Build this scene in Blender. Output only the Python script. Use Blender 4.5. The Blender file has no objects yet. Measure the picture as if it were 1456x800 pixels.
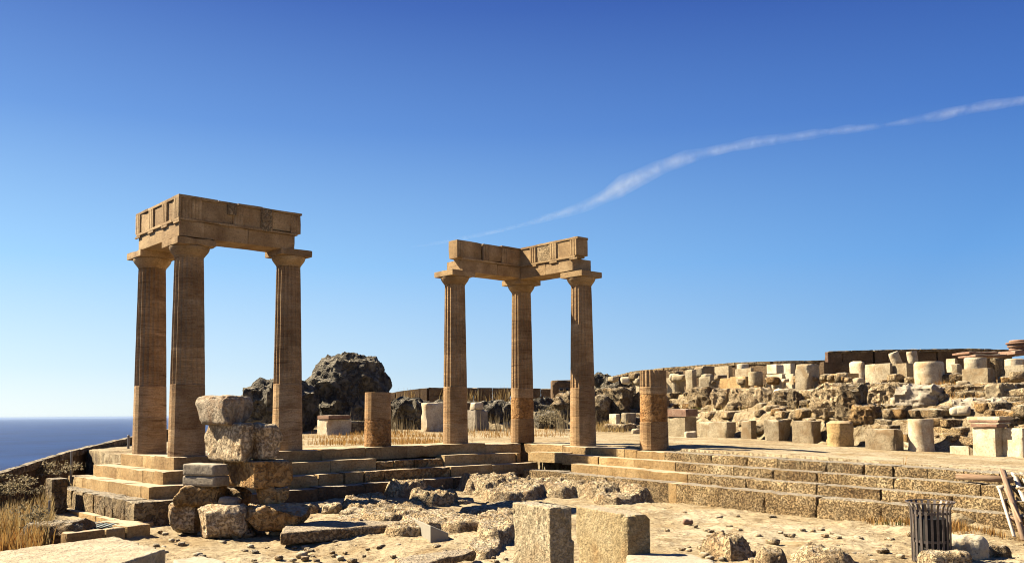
import bpy, math, random
import numpy as np
from mathutils import Matrix, Vector
random.seed(7)
S = bpy.context.scene
COL = S.collection
R = math.radians

# ------------------------------------------------------------------ camera
FPX, PITCH, ROLL, PY = 1282.5, .0585, .0078, 512.6
CAMP = np.array([7.5005, -20.8318, .9105])
AL = .7366                                    # direction of the colonnade
U = np.array([math.cos(AL), math.sin(AL)]); V = np.array([-math.sin(AL), math.cos(AL)])
cam = bpy.data.cameras.new('camera'); co = bpy.data.objects.new('camera', cam); COL.objects.link(co)
cam.sensor_width = 36; cam.lens = FPX/1456*36; cam.shift_y = (PY-400)/1456
cam.clip_end = 300000; cam.clip_start = .1
co.matrix_world = Matrix.Translation(Vector(CAMP)) @ Matrix.Rotation(R(90)+PITCH, 4, 'X') @ Matrix.Rotation(-ROLL, 4, 'Z')
S.camera = co

# ------------------------------------------------------------------ sky, sun
SUN = np.array([-1.105, .352, 1.09]); SUN = SUN/np.linalg.norm(SUN)
w = bpy.data.worlds.new("World"); S.world = w; w.use_nodes = True
nt = w.node_tree; nt.nodes.clear()
wo = nt.nodes.new('ShaderNodeOutputWorld'); bg = nt.nodes.new('ShaderNodeBackground')
sky = nt.nodes.new('ShaderNodeTexSky'); sky.sky_type = 'NISHITA'; sky.sun_disc = False
sky.sun_elevation = math.asin(SUN[2]); sky.sun_rotation = math.atan2(SUN[0], SUN[1])
sky.altitude = 120; sky.air_density = 1.0; sky.dust_density = .6; sky.ozone_density = 3.0
bg.inputs[1].default_value = .05
# the photograph's deep polarised blue: the physical sky is blended with a clear blue that pales to the horizon and to the sun's side
def _n(k): return nt.nodes.new(k)
tc = _n('ShaderNodeTexCoord'); sx = _n('ShaderNodeSeparateXYZ'); nt.links.new(tc.outputs['Generated'], sx.inputs[0])
rp = _n('ShaderNodeValToRGB'); nt.links.new(sx.outputs[2], rp.inputs[0])
SK = [(0., (2.6, 3.4, 4.1)), (.05, (1.85, 2.85, 4.05)), (.16, (.88, 2.02, 3.9)), (.30, (.31, .93, 2.8)), (.42, (.10, .38, 1.85)), (1., (.09, .3, 1.3))]
e = rp.color_ramp.elements
while len(e) < len(SK): e.new(.5)
for i, (p, c) in enumerate(SK): e[i].position = p; e[i].color = (*c, 1)
dp = _n('ShaderNodeVectorMath'); dp.operation = 'DOT_PRODUCT'; nt.links.new(tc.outputs['Generated'], dp.inputs[0]); dp.inputs[1].default_value = tuple(SUN)
r2 = _n('ShaderNodeValToRGB'); nt.links.new(dp.outputs['Value'], r2.inputs[0])
r2.color_ramp.elements[0].position = 0.; r2.color_ramp.elements[0].color = (.62, .78, .88, 1)
r2.color_ramp.elements[1].position = .85; r2.color_ramp.elements[1].color = (2.1, 1.64, 1.22, 1)
mu = _n('ShaderNodeMix'); mu.data_type = 'RGBA'; mu.blend_type = 'MULTIPLY'; mu.inputs[0].default_value = 1
nt.links.new(rp.outputs[0], mu.inputs[6]); nt.links.new(r2.outputs[0], mu.inputs[7])
mx = _n('ShaderNodeMix'); mx.data_type = 'RGBA'; mx.inputs[0].default_value = .92
nt.links.new(sky.outputs[0], mx.inputs[6]); nt.links.new(mu.outputs[2], mx.inputs[7]); nt.links.new(mx.outputs[2], bg.inputs[0]); nt.links.new(bg.outputs[0], wo.inputs[0])
sl = bpy.data.lights.new('sun', 'SUN'); sl.energy = 5.0; sl.angle = R(.5); sl.color = (1, .88, .68)
so = bpy.data.objects.new('sun', sl); COL.objects.link(so)
so.rotation_euler = Vector(SUN).to_track_quat('Z', 'Y').to_euler()
S.view_settings.view_transform = 'Standard'; S.view_settings.look = 'None'
S.view_settings.exposure = 2.15; S.view_settings.gamma = 1
S.render.engine = 'CYCLES'
S.cycles.filter_width = 1.05; S.cycles.max_bounces = 6; S.cycles.diffuse_bounces = 3; S.cycles.volume_bounces = 0

# ------------------------------------------------------------------ picture geometry -> places in the scene
_c, _s = math.cos(PITCH), math.sin(PITCH); _cr, _sr = math.cos(ROLL), math.sin(ROLL)
def ray(x, y):
    a = (x-728)/FPX; b = -(y-PY)/FPX
    X = a*_cr+b*_sr; Y = -a*_sr+b*_cr
    return np.array([X, _c-_s*Y, _s+_c*Y])
def at(x, y, d):
    return CAMP+ray(x, y)*d
def onz(x, y, z):
    r = ray(x, y); return CAMP+r*((z-CAMP[2])/r[2])
def uvw(a, b, z=0):
    return np.array([a*U[0]+b*V[0], a*U[1]+b*V[1], z])
def touv(x, y):
    return x*U[0]+y*U[1], x*V[0]+y*V[1]
def hy(x):
    return 587.7-.0078*(x-728)
def planeU(c, x, y):                          # hit the vertical plane u = c
    d = ray(x, y); cu = touv(*CAMP[:2])[0]; t = (c-cu)/touv(*d[:2])[0]; return CAMP+d*t
def planeV(c, x, y):
    d = ray(x, y); cv = touv(*CAMP[:2])[1]; t = (c-cv)/touv(*d[:2])[1]; return CAMP+d*t

# ------------------------------------------------------------------ noise
def _h(i, j, k, s):
    n = (i*374761393+j*668265263+k*1440662683+s*974634777).astype(np.int64) & 0xffffffff
    n = ((n ^ (n >> 13))*1274126177) & 0xffffffff
    n = ((n ^ (n >> 16))*2246822519) & 0xffffffff
    return ((n ^ (n >> 15)) & 0xffff)/65535.
def vnoise(P, s=0):
    F = np.floor(P); f = P-F; F = F.astype(np.int64); f = f*f*f*(f*(f*6-15)+10)
    i, j, k = F[:, 0], F[:, 1], F[:, 2]; x, y, z = f[:, 0], f[:, 1], f[:, 2]
    def L(a, b, t): return a+(b-a)*t
    return L(L(L(_h(i, j, k, s), _h(i+1, j, k, s), x), L(_h(i, j+1, k, s), _h(i+1, j+1, k, s), x), y),
             L(L(_h(i, j, k+1, s), _h(i+1, j, k+1, s), x), L(_h(i, j+1, k+1, s), _h(i+1, j+1, k+1, s), x), y), z)
def fbm(P, o=4, s=0, ridge=False, g=.5):
    r = np.zeros(len(P)); a = 1.; t = 0; q = P.copy()
    for n in range(o):
        v = vnoise(q, s+n*17)
        if ridge: v = 1-np.abs(2*v-1); v = v*v
        r += a*v; t += a; a *= g; q = q*2.03+11.3
    return r/t-.5

# ------------------------------------------------------------------ objects
def tag(o, label=None, cat=None, group=None, kind=None):
    if label: o['label'] = label
    if cat: o['category'] = cat
    if group: o['group'] = group
    if kind: o['kind'] = kind
    return o
def empty(name, loc, rz=0, label=None, cat=None, group=None, kind=None):
    o = bpy.data.objects.new(name, None); COL.objects.link(o); o.empty_display_size = .2
    o.location = [float(t) for t in loc]; o.rotation_euler = (0, 0, rz); tag(o, label, cat, group, kind)
    WM[o.name] = Matrix.Translation(Vector([float(t) for t in loc])) @ Matrix.Rotation(rz, 4, 'Z')
    return o
def mesh(name, v, f, mat, parent=None, loc=None, rz=0, smooth=False, rot=None):
    me = bpy.data.meshes.new(name)
    v = np.asarray(v, dtype=np.float32)
    if isinstance(f, np.ndarray):
        n, k = f.shape
        me.vertices.add(len(v)); me.vertices.foreach_set('co', v.ravel())
        me.loops.add(n*k); me.loops.foreach_set('vertex_index', f.astype(np.int32).ravel())
        me.polygons.add(n); me.polygons.foreach_set('loop_start', np.arange(0, n*k, k, dtype=np.int32))
        me.polygons.foreach_set('loop_total', np.full(n, k, dtype=np.int32)); me.update(calc_edges=True); me.validate()
    else:
        me.from_pydata([tuple(map(float, p)) for p in v], [], [tuple(map(int, q)) for q in f])
    if smooth: me.polygons.foreach_set('use_smooth', [True]*len(me.polygons))
    for m in (mat if isinstance(mat, (list, tuple)) else [mat]): me.materials.append(m)
    return link(name, me, parent, loc, rz, rot)
WM = {}
def link(name, me, parent=None, loc=None, rz=0, rot=None):
    o = bpy.data.objects.new(name, me); COL.objects.link(o)
    Mx = Matrix.Translation(Vector([float(t) for t in loc])) if loc is not None else Matrix()
    Mx = Mx @ (rot.to_4x4() if rot is not None else Matrix.Rotation(rz, 4, 'Z'))
    if parent:
        o.parent = parent; o.matrix_basis = WM[parent.name].inverted() @ Mx
    else: o.matrix_world = Mx
    WM[o.name] = Mx
    return o

def boxgrid(h, n):
    """unit-topology box of half sizes h with n=(nx,ny,nz) cells -> verts, quads"""
    vs, fs, key = [], [], {}
    V_, F_ = [], []; off = 0
    for ax in range(3):
        a, b = (ax+1) % 3, (ax+2) % 3
        ga = np.linspace(-h[a], h[a], n[a]+1); gb = np.linspace(-h[b], h[b], n[b]+1)
        A, B = np.meshgrid(ga, gb, indexing='ij')
        for sgn in (-1, 1):
            P = np.zeros((A.size, 3)); P[:, a] = A.ravel(); P[:, b] = B.ravel(); P[:, ax] = sgn*h[ax]
            idx = np.arange(A.size).reshape(A.shape)+off
            q = np.stack([idx[:-1, :-1], idx[1:, :-1], idx[1:, 1:], idx[:-1, 1:]], -1).reshape(-1, 4)
            if sgn < 0: q = q[:, ::-1]
            V_.append(P); F_.append(q); off += A.size
    P = np.concatenate(V_); Q = np.concatenate(F_)
    _, ix, inv = np.unique(np.round(P, 5), axis=0, return_index=True, return_inverse=True)
    return P[ix], inv.ravel()[Q]
def stone_geo(h, r=.03, res=.08, amp=.01, freq=3., octv=3, seed=0, ridge=False, taper=(1, 1), chip=0., lump=0., maxn=60, planes=None, g=.5, dome=0.):
    """a block with worn edges and real surface relief; origin at the centre of its base"""
    h = np.array(h, float); r = min(r, .92*h.min())
    n = [int(max(2, min(maxn, round(2*t/res)))) for t in h]
    P, Q = boxgrid(h, n)
    # keep an edge loop close to the arrises
    if r < .12*h.max():
        for k in range(3):
            s = P[:, k]/h[k]; P[:, k] = h[k]*np.sign(s)*np.abs(s)**(.8 if n[k] > 4 else .75)
    q = np.clip(P, -(h-r), h-r); d = P-q; L = np.linalg.norm(d, axis=1, keepdims=True); L[L == 0] = 1
    nrm = d/L; P = q+nrm*r
    sd = seed*7.31
    if lump: P = P+nrm*(fbm(P*.9/h.max()+sd, 2, seed+3)[:, None])*lump
    if planes:
        for (nx, ny, nz, dist) in planes:
            nn = np.array([nx, ny, nz], float); nn /= np.linalg.norm(nn)
            e = P@nn-dist*float(np.abs(nn)@h); P = P-np.outer(np.maximum(e, 0), nn)
    if amp: P = P+nrm*(fbm(P*np.asarray(freq)+sd, octv, seed, ridge, g)[:, None]*2*amp)
    if chip:
        wd_ = min(.09, .6*h.min()); cl = np.clip(1-(h-np.abs(P))/wd_, 0, 1); cl.sort(axis=1); edge = cl[:, 1]**1.3
        c = np.minimum(np.maximum(fbm(P*2.2+sd+5, 2, seed+9)-.08, 0)*chip*6, .25*h.min())
        P = P-nrm*(c*(.06+.94*edge))[:, None]
    tz = (P[:, 2]/h[2]+1)/2
    P[:, 0] *= 1+(taper[0]-1)*tz; P[:, 1] *= 1+(taper[1]-1)*tz
    if dome:
        rr = np.sqrt((P[:, 0]/h[0])**2+(P[:, 1]/h[1])**2)
        P[:, 2] = (P[:, 2]+h[2])*(1-dome*np.clip(rr*(1+.9*fbm(P*1.6+sd, 3, seed+5)), 0, 1.12)**5)-h[2]
    P[:, 2] += h[2]
    return P, Q
def cuts(n, lo=.62, hi=.85, rnd=random):
    return [(rnd.uniform(-1, 1), rnd.uniform(-1, .4), rnd.uniform(-.5, 1), rnd.uniform(lo, hi)) for _ in range(n)]
def stone(name, mat, loc, h, rz=AL, parent=None, rot=None, smooth=True, label=None, cat=None, group=None, **k):
    P, Q = stone_geo(h, **k)
    o = mesh(name, P, Q, mat, parent, loc, rz, smooth, rot)
    if smooth: 
        try: o.data.set_sharp_from_angle(angle=R(48))
        except Exception: pass
    return tag(o, label, cat, group)
def lathe(prof, seg=48, wob=0, seed=0, flute=None, cap=True, off=None):
    """prof: (r,z) list; flute(z) -> depth"""
    th = np.arange(seg)*2*math.pi/seg; V_ = []
    for (r, z) in prof:
        rr = np.full(seg, r)
        if flute:
            t = (th*20/(2*math.pi)) % 1
            rr = rr*(1-flute(z)*np.sin(math.pi*t)**.8)
        V_.append(np.stack([rr*np.cos(th), rr*np.sin(th), np.full(seg, z)], -1))
    P = np.concatenate(V_); m = len(prof)
    if wob:
        n = P.copy(); n[:, 2] = 0; n /= np.maximum(np.linalg.norm(n, axis=1, keepdims=True), 1e-6)
        P = P+n*(fbm(P*5+seed*3.1, 4, seed)[:, None]*2*wob)
    F = []
    for i in range(m-1):
        for j in range(seg):
            F.append((i*seg+j, i*seg+(j+1) % seg, (i+1)*seg+(j+1) % seg, (i+1)*seg+j))
    if cap: F.append(tuple(range(seg))[::-1]); F.append(tuple((m-1)*seg+j for j in range(seg)))
    return P, F

# ------------------------------------------------------------------ materials
def mat_new(name):
    m = bpy.data.materials.new(name); m.use_nodes = True; t = m.node_tree; t.nodes.clear()
    o = t.nodes.new('ShaderNodeOutputMaterial'); b = t.nodes.new('ShaderNodeBsdfPrincipled'); t.links.new(b.outputs[0], o.inputs[0])
    b.inputs['Roughness'].default_value = .9; b.inputs['Specular IOR Level'].default_value = .15
    return m, t, b
def nz(t, vec, scale, detail=4, rough=.6, dist=0, kind='n'):
    if kind == 'v':
        n = t.nodes.new('ShaderNodeTexVoronoi'); n.inputs['Scale'].default_value = scale; t.links.new(vec, n.inputs['Vector']); return n.outputs['Distance']
    n = t.nodes.new('ShaderNodeTexNoise'); n.inputs['Scale'].default_value = scale; n.inputs['Detail'].default_value = detail
    n.inputs['Roughness'].default_value = rough; n.inputs['Distortion'].default_value = dist
    t.links.new(vec, n.inputs['Vector']); return n.outputs[0]
def ramp(t, fac, st):
    r = t.nodes.new('ShaderNodeValToRGB'); t.links.new(fac, r.inputs[0]); e = r.color_ramp.elements
    while len(e) > len(st): e.remove(e[-1])
    while len(e) < len(st): e.new(.5)
    for i, (p, c) in enumerate(st): e[i].position = p; e[i].color = (*c, 1) if len(c) == 3 else c
    return r.outputs[0]
def mixc(t, fac, a, b, mode='MIX'):
    m = t.nodes.new('ShaderNodeMix'); m.data_type = 'RGBA'; m.blend_type = mode
    for s, val in ((0, fac), (6, a), (7, b)):
        if isinstance(val, (int, float)): m.inputs[s].default_value = val
        elif isinstance(val, tuple): m.inputs[s].default_value = (*val, 1)
        else: t.links.new(val, m.inputs[s])
    return m.outputs[2]
def mth(t, op, a, b=0.):
    m = t.nodes.new('ShaderNodeMath'); m.operation = op
    for i, val in enumerate((a, b)):
        if isinstance(val, (int, float)): m.inputs[i].default_value = val
        else: t.links.new(val, m.inputs[i])
    return m.outputs[0]
KS = {'column sandstone': .74, 'worn column stone': .62, 'entablature sandstone': .70, 'pale entablature patch': .5, 'dressed step stone': .56, 'pale limestone block': .54, 'white marble': .64, 'warm weathered boulder': .72, 'grey brown weathered stone': .6, 'tooled pitted block': .47, 'warm tooled block': .48, 'rough field rock': .54, 'pale crusty slab': .48, 'dark crag': .5, 'weathered wall stone': .45, 'grey slate stone': .8, 'orange brown block': .72, 'brown conglomerate': .66, 'eroded grey rock': .72, 'sandy eroded slab': .52, 'pitted conglomerate': .66, 'reddish stone': .5}
def stonemat(name, cols, scale=1.5, bump=.5, pits=0., strata=0., tint=.25, fine=18, stain=None, pit_scale=14, pitcol=.35, bdist=.02, sunlit_dust=.6):
    ks = KS.get(name, .42)*(1.0 if name in ('column sandstone', 'entablature sandstone', 'pale entablature patch', 'dressed step stone', 'tooled pitted block') else .84); cols = [(c[0]*ks*1.02, c[1]*ks*1.0, c[2]*ks*.89) for c in cols]
    if stain: stain = tuple(c*ks for c in stain)
    m, t, b = mat_new(name)
    g = t.nodes.new('ShaderNodeNewGeometry'); oi = t.nodes.new('ShaderNodeObjectInfo')
    add = t.nodes.new('ShaderNodeVectorMath'); add.operation = 'ADD'
    cmb = t.nodes.new('ShaderNodeCombineXYZ'); t.links.new(mth(t, 'MULTIPLY', oi.outputs['Random'], 37.), cmb.inputs[0]); t.links.new(mth(t, 'MULTIPLY', oi.outputs['Random'], 91.), cmb.inputs[2])
    t.links.new(g.outputs['Position'], add.inputs[0]); t.links.new(cmb.outputs[0], add.inputs[1]); vec = add.outputs[0]
    n1 = nz(t, vec, scale, 6, .62, .3)
    col = ramp(t, n1, [(.28+.44*i/(len(cols)-1), c) for i, c in enumerate(cols)])
    fn = nz(t, vec, fine, 5, .7)
    col = mixc(t, .55, col, ramp(t, fn, [(.32, (.36, .33, .29)), (.47, (1, 1, 1)), (.66, (1.4, 1.36, 1.28))]), 'MULTIPLY')
    h = mth(t, 'ADD', mth(t, 'MULTIPLY', fn, .5), mth(t, 'MULTIPLY', n1, .7))
    if strata:
        sc = t.nodes.new('ShaderNodeVectorMath'); sc.operation = 'MULTIPLY'; sc.inputs[1].default_value = (.5, .5, 9.)
        wv = t.nodes.new('ShaderNodeVectorMath'); wv.operation = 'ADD'; t.links.new(vec, wv.inputs[0])
        wc = t.nodes.new('ShaderNodeCombineXYZ'); t.links.new(mth(t, 'MULTIPLY', nz(t, vec, .9, 2), .35), wc.inputs[2]); t.links.new(wc.outputs[0], wv.inputs[1])
        t.links.new(wv.outputs[0], sc.inputs[0])
        s1 = nz(t, sc.outputs[0], 1.6, 5, .65)
        col = mixc(t, strata, col, ramp(t, s1, [(.32, (.42, .33, .27)), (.46, (1, 1, 1)), (.56, (.75, .66, .58)), (.66, (1.2, 1.17, 1.1))]), 'MULTIPLY')
        h = mth(t, 'ADD', h, mth(t, 'MULTIPLY', s1, .5))
    if pits:
        pv = nz(t, vec, pit_scale, 3, .7, .6)
        pm = ramp(t, pv, [(.40, (0, 0, 0)), (.52, (1, 1, 1))])
        col = mixc(t, pits, col, mixc(t, 1., (pitcol, pitcol*.8, pitcol*.62), pm, 'LIGHTEN'), 'MULTIPLY')
        h = mth(t, 'ADD', h, mth(t, 'MULTIPLY', pm, 1.1*pits))
    if stain:
        sm = ramp(t, nz(t, vec, scale*.8+.3, 4, .6, .5), [(.5, (0, 0, 0)), (.66, (1, 1, 1))])
        col = mixc(t, mth(t, 'MULTIPLY', sm, .75), col, stain)
    if tint:
        col = mixc(t, 1., col, ramp(t, oi.outputs['Random'], [(0, (1-tint, 1-tint*1.15, 1-tint*1.3)), (.25, (1, .96, .9)), (.5, (1-tint*.6, 1-tint*.6, 1-tint*.55)), (.75, (1+tint*.3, 1+tint*.25, 1+tint*.1)), (1, (1+tint*.6, 1+tint*.6, 1+tint*.6))]), 'MULTIPLY')
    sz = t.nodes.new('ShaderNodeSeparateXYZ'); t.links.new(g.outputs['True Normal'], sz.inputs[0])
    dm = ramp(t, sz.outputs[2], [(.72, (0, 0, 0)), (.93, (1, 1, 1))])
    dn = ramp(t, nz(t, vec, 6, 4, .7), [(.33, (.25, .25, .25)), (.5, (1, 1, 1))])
    col = mixc(t, mth(t, 'MULTIPLY', mixc(t, 1., dm, dn, 'MULTIPLY'), sunlit_dust), col, (.30, .265, .205))  # dust colour on upward faces also paints in the brightness of sunlit tops
    bp = t.nodes.new('ShaderNodeBump'); bp.inputs['Strength'].default_value = bump; bp.inputs['Distance'].default_value = bdist*2
    t.links.new(h, bp.inputs['Height']); t.links.new(bp.outputs[0], b.inputs['Normal']); t.links.new(col, b.inputs['Base Color'])
    return m
M = {}
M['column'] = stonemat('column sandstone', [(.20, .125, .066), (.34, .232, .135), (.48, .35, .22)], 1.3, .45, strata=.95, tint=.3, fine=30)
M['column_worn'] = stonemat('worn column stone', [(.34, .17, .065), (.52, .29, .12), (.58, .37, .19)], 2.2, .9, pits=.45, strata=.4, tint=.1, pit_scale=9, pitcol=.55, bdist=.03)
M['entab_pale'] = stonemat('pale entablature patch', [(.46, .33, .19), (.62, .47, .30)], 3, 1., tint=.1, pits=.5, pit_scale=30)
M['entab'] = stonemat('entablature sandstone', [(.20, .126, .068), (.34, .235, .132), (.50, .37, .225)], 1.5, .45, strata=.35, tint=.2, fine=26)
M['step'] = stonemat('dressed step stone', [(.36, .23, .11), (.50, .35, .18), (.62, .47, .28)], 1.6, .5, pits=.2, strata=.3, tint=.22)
M['poros'] = stonemat('pitted conglomerate', [(.35, .23, .12), (.54, .39, .22), (.70, .56, .37)], 2.0, 1., pits=.8, tint=.3, pit_scale=26, pitcol=.27, sunlit_dust=.85, bdist=.04)
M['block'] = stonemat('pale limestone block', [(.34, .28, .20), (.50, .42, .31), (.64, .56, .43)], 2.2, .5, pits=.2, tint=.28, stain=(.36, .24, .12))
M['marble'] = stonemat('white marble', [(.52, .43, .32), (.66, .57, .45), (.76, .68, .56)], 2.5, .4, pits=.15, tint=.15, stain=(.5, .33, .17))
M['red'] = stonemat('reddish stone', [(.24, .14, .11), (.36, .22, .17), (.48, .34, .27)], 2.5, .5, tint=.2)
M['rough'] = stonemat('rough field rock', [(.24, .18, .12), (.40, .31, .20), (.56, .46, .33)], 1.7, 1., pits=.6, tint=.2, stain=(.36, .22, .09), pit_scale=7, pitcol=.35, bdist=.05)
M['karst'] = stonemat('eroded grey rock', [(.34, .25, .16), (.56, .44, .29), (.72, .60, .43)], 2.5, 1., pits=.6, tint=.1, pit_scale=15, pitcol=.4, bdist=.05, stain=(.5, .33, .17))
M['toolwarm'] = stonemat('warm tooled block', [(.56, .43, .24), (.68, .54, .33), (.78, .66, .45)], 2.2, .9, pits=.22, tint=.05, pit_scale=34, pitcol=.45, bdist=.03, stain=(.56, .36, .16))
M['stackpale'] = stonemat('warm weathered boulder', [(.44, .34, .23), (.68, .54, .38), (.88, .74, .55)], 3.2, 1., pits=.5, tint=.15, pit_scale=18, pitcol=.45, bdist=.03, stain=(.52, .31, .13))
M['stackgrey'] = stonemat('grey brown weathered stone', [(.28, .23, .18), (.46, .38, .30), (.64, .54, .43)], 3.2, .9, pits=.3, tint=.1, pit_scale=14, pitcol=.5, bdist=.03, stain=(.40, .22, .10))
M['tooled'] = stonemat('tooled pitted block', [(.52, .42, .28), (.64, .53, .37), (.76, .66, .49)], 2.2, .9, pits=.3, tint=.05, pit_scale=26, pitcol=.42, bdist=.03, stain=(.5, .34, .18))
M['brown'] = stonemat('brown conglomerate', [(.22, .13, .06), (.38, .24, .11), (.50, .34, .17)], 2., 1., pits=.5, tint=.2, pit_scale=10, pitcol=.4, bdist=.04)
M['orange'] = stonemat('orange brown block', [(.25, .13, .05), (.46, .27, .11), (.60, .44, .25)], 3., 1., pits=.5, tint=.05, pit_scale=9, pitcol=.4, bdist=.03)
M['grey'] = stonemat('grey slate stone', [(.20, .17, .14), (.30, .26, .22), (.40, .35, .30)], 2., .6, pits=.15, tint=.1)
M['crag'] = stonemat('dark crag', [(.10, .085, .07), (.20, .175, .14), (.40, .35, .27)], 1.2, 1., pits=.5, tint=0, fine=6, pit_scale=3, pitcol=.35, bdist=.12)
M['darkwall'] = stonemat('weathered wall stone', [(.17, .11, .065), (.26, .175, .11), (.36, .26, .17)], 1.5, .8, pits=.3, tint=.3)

def groundmat():
    m, t, b = mat_new('trodden ground')
    g = t.nodes.new('ShaderNodeNewGeometry'); vec = g.outputs['Position']
    n1 = nz(t, vec, .35, 5, .6, .4); n2 = nz(t, vec, 2.2, 6, .65, .3); n3 = nz(t, vec, 14, 5, .75)
    col = ramp(t, n1, [(.34, (.52, .40, .25)), (.5, (.66, .54, .37)), (.64, (.76, .66, .50))])
    col = mixc(t, .8, col, ramp(t, n2, [(.30, (.45, .36, .26)), (.46, (.95, .93, .9)), (.6, (1.12, 1.1, 1.06))]), 'MULTIPLY')
    col = mixc(t, .7, col, ramp(t, n3, [(.34, (.38, .30, .22)), (.48, (1, 1, 1)), (.7, (1.12, 1.1, 1.08))]), 'MULTIPLY')
    oc = ramp(t, nz(t, vec, .8, 4, .6, .5), [(.54, (0, 0, 0)), (.66, (1, 1, 1))])
    col = mixc(t, mth(t, 'MULTIPLY', oc, .55), col, (.46, .30, .13))
    # steep faces show the bare darker rock
    sp = t.nodes.new('ShaderNodeSeparateXYZ'); t.links.new(g.outputs['True Normal'], sp.inputs[0])
    stp = ramp(t, sp.outputs[2], [(.55, (1, 1, 1)), (.85, (0, 0, 0))])
    rk = ramp(t, nz(t, vec, 3., 6, .7, .4), [(.34, (.16, .11, .07)), (.5, (.40, .30, .18)), (.64, (.60, .49, .34))])
    col = mixc(t, stp, col, rk)
    sv_ = t.nodes.new('ShaderNodeVectorMath'); sv_.operation = 'MULTIPLY'; sv_.inputs[1].default_value = (.8, 2.2, 1.); t.links.new(vec, sv_.inputs[0])
    fz = nz(t, sv_.outputs[0], 1.3, 6, .62, .8); fb_ = mth(t, 'ABSOLUTE', mth(t, 'SUBTRACT', fz, .5))
    fm = ramp(t, fb_, [(.002, (0, 0, 0)), (.012, (1, 1, 1))]); col = mixc(t, 1., col, mixc(t, 1., (.5, .4, .3), fm, 'LIGHTEN'), 'MULTIPLY')
    fz2 = nz(t, sv_.outputs[0], 7., 4, .7, .5); f2 = ramp(t, fz2, [(.36, (.5, .42, .34)), (.42, (1, 1, 1))]); col = mixc(t, .8, col, f2, 'MULTIPLY')
    col = mixc(t, 1., col, (.365, .362, .325), 'MULTIPLY')
    h = mth(t, 'ADD', mth(t, 'MULTIPLY', n2, 1.), mth(t, 'MULTIPLY', n3, .6))
    bp = t.nodes.new('ShaderNodeBump'); bp.inputs['Strength'].default_value = .8; bp.inputs['Distance'].default_value = .06
    t.links.new(h, bp.inputs['Height']); t.links.new(bp.outputs[0], b.inputs['Normal']); t.links.new(col, b.inputs['Base Color'])
    return m
M['ground'] = groundmat()
def seamat():
    m, t, b = mat_new('sea water')
    g = t.nodes.new('ShaderNodeNewGeometry'); vec = g.outputs['Position']
    sc = t.nodes.new('ShaderNodeVectorMath'); sc.operation = 'MULTIPLY'; sc.inputs[1].default_value = (1, .6, 1); t.links.new(vec, sc.inputs[0])
    n = nz(t, sc.outputs[0], .06, 8, .7); n2 = nz(t, sc.outputs[0], .004, 9, .72)
    t.links.new(ramp(t, n2, [(.36, (.0005, .006, .036)), (.62, (.004, .022, .085))]), b.inputs['Base Color'])
    b.inputs['Roughness'].default_value = .5; b.inputs['Specular IOR Level'].default_value = .05
    bp = t.nodes.new('ShaderNodeBump'); bp.inputs['Strength'].default_value = .9; bp.inputs['Distance'].default_value = 1.6
    t.links.new(n, bp.inputs['Height']); t.links.new(bp.outputs[0], b.inputs['Normal'])
    return m
M['sea'] = seamat()
def plain(name, c, rough=.8, metal=0, var=.25, scale=8, bump=.2):
    c = tuple(q*.5 for q in c)
    m, t, b = mat_new(name); g = t.nodes.new('ShaderNodeNewGeometry'); oi = t.nodes.new('ShaderNodeObjectInfo')
    n = nz(t, g.outputs['Position'], scale, 5, .7)
    col = mixc(t, 1., (c[0], c[1], c[2]), ramp(t, n, [(.3, (1-var,)*3), (.7, (1+var*.6,)*3)]), 'MULTIPLY')
    t.links.new(col, b.inputs['Base Color']); b.inputs['Roughness'].default_value = rough; b.inputs['Metallic'].default_value = metal
    bp = t.nodes.new('ShaderNodeBump'); bp.inputs['Strength'].default_value = bump; bp.inputs['Distance'].default_value = .01
    t.links.new(n, bp.inputs['Height']); t.links.new(bp.outputs[0], b.inputs['Normal'])
    return m
def woodmat(name, a, b_, ax=(1, 1, 1)):
    a, b_ = tuple(q*.6 for q in a), tuple(q*.6 for q in b_)
    m, t, b = mat_new(name); tc = t.nodes.new('ShaderNodeTexCoord'); oi = t.nodes.new('ShaderNodeObjectInfo')
    sc = t.nodes.new('ShaderNodeVectorMath'); sc.operation = 'MULTIPLY'; sc.inputs[1].default_value = (2, 30, 30); t.links.new(tc.outputs['Object'], sc.inputs[0])
    n = nz(t, sc.outputs[0], 1.5, 5, .7, .3)
    col = ramp(t, n, [(.35, a), (.65, b_)])
    col = mixc(t, 1., col, ramp(t, oi.outputs['Random'], [(0, (.75, .72, .7)), (1, (1.15, 1.15, 1.15))]), 'MULTIPLY')
    t.links.new(col, b.inputs['Base Color'])
    bp = t.nodes.new('ShaderNodeBump'); bp.inputs['Strength'].default_value = .5; bp.inputs['Distance'].default_value = .01
    t.links.new(n, bp.inputs['Height']); t.links.new(bp.outputs[0], b.inputs['Normal'])
    return m
M['wood'] = woodmat('weathered wood', (.22, .13, .08), (.44, .31, .2))
M['wood_pale'] = woodmat('pale bleached wood', (.5, .42, .33), (.72, .64, .52))
M['steel'] = plain('dull steel', (.35, .31, .27), .5, .6, .2, 20)
M['bin'] = plain('grey brown bin metal', (.20, .165, .145), .45, .3, .3, 14)
M['grate'] = plain('dark metal grate', (.12, .14, .14), .5, .4, .3, 20)
M['cream'] = plain('cream painted metal', (.42, .38, .30), .6, 0, .08, 5)
M['window'] = plain('dark opening', (.03, .03, .03), .6, 0, .1)
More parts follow.
